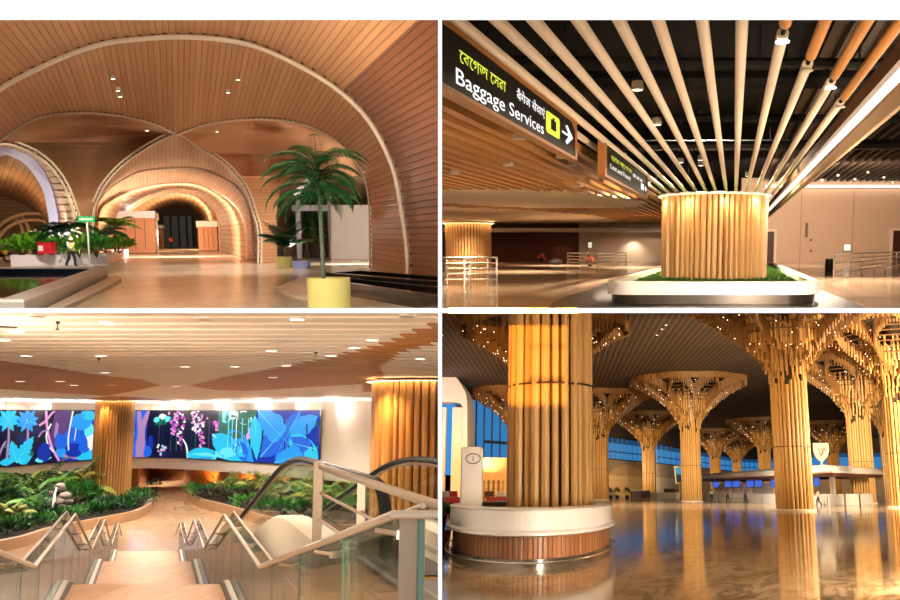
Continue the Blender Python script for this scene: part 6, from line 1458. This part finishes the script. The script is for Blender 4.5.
# row of potted topiary in front of the pale wall and low counters
for i, px in enumerate((600, 605.5, 610.5, 617, 627)):
    p = tree_at(px, 158); t = thing('potted_topiary', 'dark potted shrub standing before the pale wall', 'plant', R, p, 'potted shrubs before the pale wall'); part(MB().lathe([(.32, 0), (.42, .6), (.36, .6)], p, 12), 'pot', mat('dark_pot', '#2c2a24', .5), R, t)
    mb = MB(); bush_leaves(mb, p+V((0, 0, 1.25)), (.55, .55, .75), 90, .4, .2, g); part(mb, 'foliage', lf_dark, R, t, recalc=False)
for i, (px, w_, hh_, m_, lab) in enumerate(((640, 3.4, 1.5, dkw, 'dark low counter beside the slim distant tree column'), (664, 6.0, 1.1, whb, 'pale low counter behind the digital display'), (671, 2.6, 1.9, dkw, 'dark kiosk block behind the digital display'))):
    p = tree_at(px, 150+3*i); t = thing('service_counter', lab, 'counter', R, p); part(MB().bbox(p+V((0, 0, hh_/2)), (w_, 1.2, hh_-.12), .05), 'body', m_, R, t); part(MB().bbox(p+V((0, 0, hh_)), (w_+.2, 1.5, .12), .03), 'top', whb, R, t)
# ceiling spot lights in little rows
for px, py in ((662, 329), (666, 325), (657, 335), (615, 396), (619, 393), (622, 390), (442, 335)):
    d = R.dir(px, py); p = R.C+d*((ZT-h)/d.z); downlight(R, p+V((0, 0, -.01)), .16, glow('downlight_glow', '#fff3e2', 3), 'tiny spotlight in the dark slatted hall ceiling', 'spotlights in the dark hall ceiling')
# ---- light
def towards(px, Y, e, col='#ffd08a', z=5.5, dx=-5, dy=-13, spot=75, aim=8): 
    p = tree_at(px, Y); lamp('SPOT', R, (p.x+dx, p.y+dy, z), e, col, (p.x, p.y, aim), .05, spot=spot, blend=.7, name='evening_sun_lamp')
for px, Y, e in ((794, 64, 5500), (692, 114, 6500), (649.5, 168, 7500), (863, 98, 5000), (893.5, 124, 5000), (766, 182, 6000), (716, 215, 6000), (540, 75, 3200), (519, 128, 3500), (600, 132, 3000), (835, 190, 4500), (738, 250, 6000)):
    towards(px, Y, e, dx=-5 if px != 540 else 3)
lamp('SPOT', R, (n0.x-1.0, 17.5, 1.5), 110, '#ffd08a', (n0.x, n0.y, 2.6), .03, spot=60, blend=.8, name='evening_sun_lamp')
# low sun patch on the nearest column: unseen spot, shaped by an added cutout
d = lamp('SPOT', None, (.02, .4, 1.63), 95000, '#ffae3a', R.w(R.at(531, 352, 25)), .002, spot=16, blend=.02, name='low_sun_shaft'); LP = V((.03, -1.0, 1.64)); d.location = LP; TG = R.w(R.at(520, 352, 25)); d.rotation_quaternion = (TG-LP).to_track_quat('-Z', 'Y')
def gob(px, py): P = R.w(R.at(px, py, 25)); return LP+(P-LP)*(.4/(P.y-LP.y))
wf = MB(); th = V((0, .012, 0))
def gbar(x0, y0, x1, y1):
    q = [gob(x0, y1), gob(x1, y1), gob(x1, y0), gob(x0, y0)]; wf.hexa(q, [p+th for p in q])
gbar(380, 180, 470, 560); gbar(566, 180, 680, 560); gbar(470, 180, 566, 290); gbar(470, 407, 566, 560)
gbar(528, 319, 566, 325); gbar(528, 345, 566, 347); gbar(528, 379, 566, 382.5); gbar(527, 290, 528.3, 407); gbar(548, 290, 549, 407)
wf.build('sun_gobo', mat('dark_mullion', '#2c2a28', .4), None, clip=False, **STR)
lamp('AREA', R, R.at(1010, 540, 13), 1100, '#ffead0', R.at(560, 470, 26), 1.5, 1, name='hall_fill')  # added area fills beyond the right edge, for desk and trees
lamp('AREA', R, R.at(1050, 420, 60), 24000, '#ffe4bc', R.at(760, 380, 90), 5, 3, name='hall_fill')
lamp('SPOT', R, tree_at(468, 100)+V((0, 0, 5.5)), 7000, '#ffb24e', tree_at(470, 118)+V((0, 0, 2)), .1, spot=140, blend=.6, name='shop_lamp')
lamp('SPOT', R, tree_at(612, 148)+V((0, 0, 4)), 30000, '#ffb44a', bw(622, 3.4), .02, spot=14, blend=.1, name='sun_patch_lamp')
lamp('SPOT', R, tree_at(606, 155)+V((0, 0, 9)), 6000, '#ffe6c4', bw(610, 4), .1, spot=120, blend=.8, name='back_wall_fill')  # unseen spots added to brighten the far wall
lamp('SPOT', R, tree_at(850, 195)+V((0, 0, 9)), 16000, '#ffc890', bw(850, 8), .1, spot=140, blend=.8, name='back_wall_fill')
lamp('SPOT', R, tree_at(676, 185)+V((0, 0, 9)), 8000, '#ffe6c4', bw(672, 4), .1, spot=120, blend=.8, name='back_wall_fill')
lamp('SPOT', R, B-u2*14+u1*6+V((0, 0, 9)), 30000, '#ffeed8', ctr+V((0, 0, 4)), .1, spot=90, blend=.8, name='island_roof_fill')  # unseen spot added to whiten the island roof
lamp('SPOT', R, tree_at(455, 95)+V((0, 0, 9)), 5000, '#e8ecff', R.at(452, 390, 112), .1, spot=70, blend=.8, name='bulkhead_lamp')
lamp('SPOT', R, B.lerp(A, .3)-u2*8+V((0, 0, 2.4)), 3500, '#fff0da', B.lerp(A, .35)+V((0, 0, 1.3)), .05, spot=120, blend=.6, name='counter_lamp')
lamp('SPOT', R, B-u1*9+u2*3+V((0, 0, 2.4)), 1800, '#fff0da', B.lerp(C_, .5)+V((0, 0, 1.0)), .05, spot=100, blend=.6, name='counter_lamp')
for px, Y, e in ((620, 60, 24000), (735, 78, 36000), (850, 60, 24000), (622, 92, 36000), (640, 36, 11000), (720, 30, 12000), (850, 34, 9000)):
    p = tree_at(px, Y); lamp('SPOT', R, (p.x, p.y, ZT-.2), e, '#ffead0', (p.x, p.y, 0), .2, spot=120, blend=.7, name='hall_downlight')
lamp('AREA', R, R.at(640, 780, 14), 700, '#ffd9a8', R.at(540, 500, 24), 2, 1, name='bounce_lamp') if 0 else None
for o in bpy.data.objects:
    if '_b' in o: del o['_b']
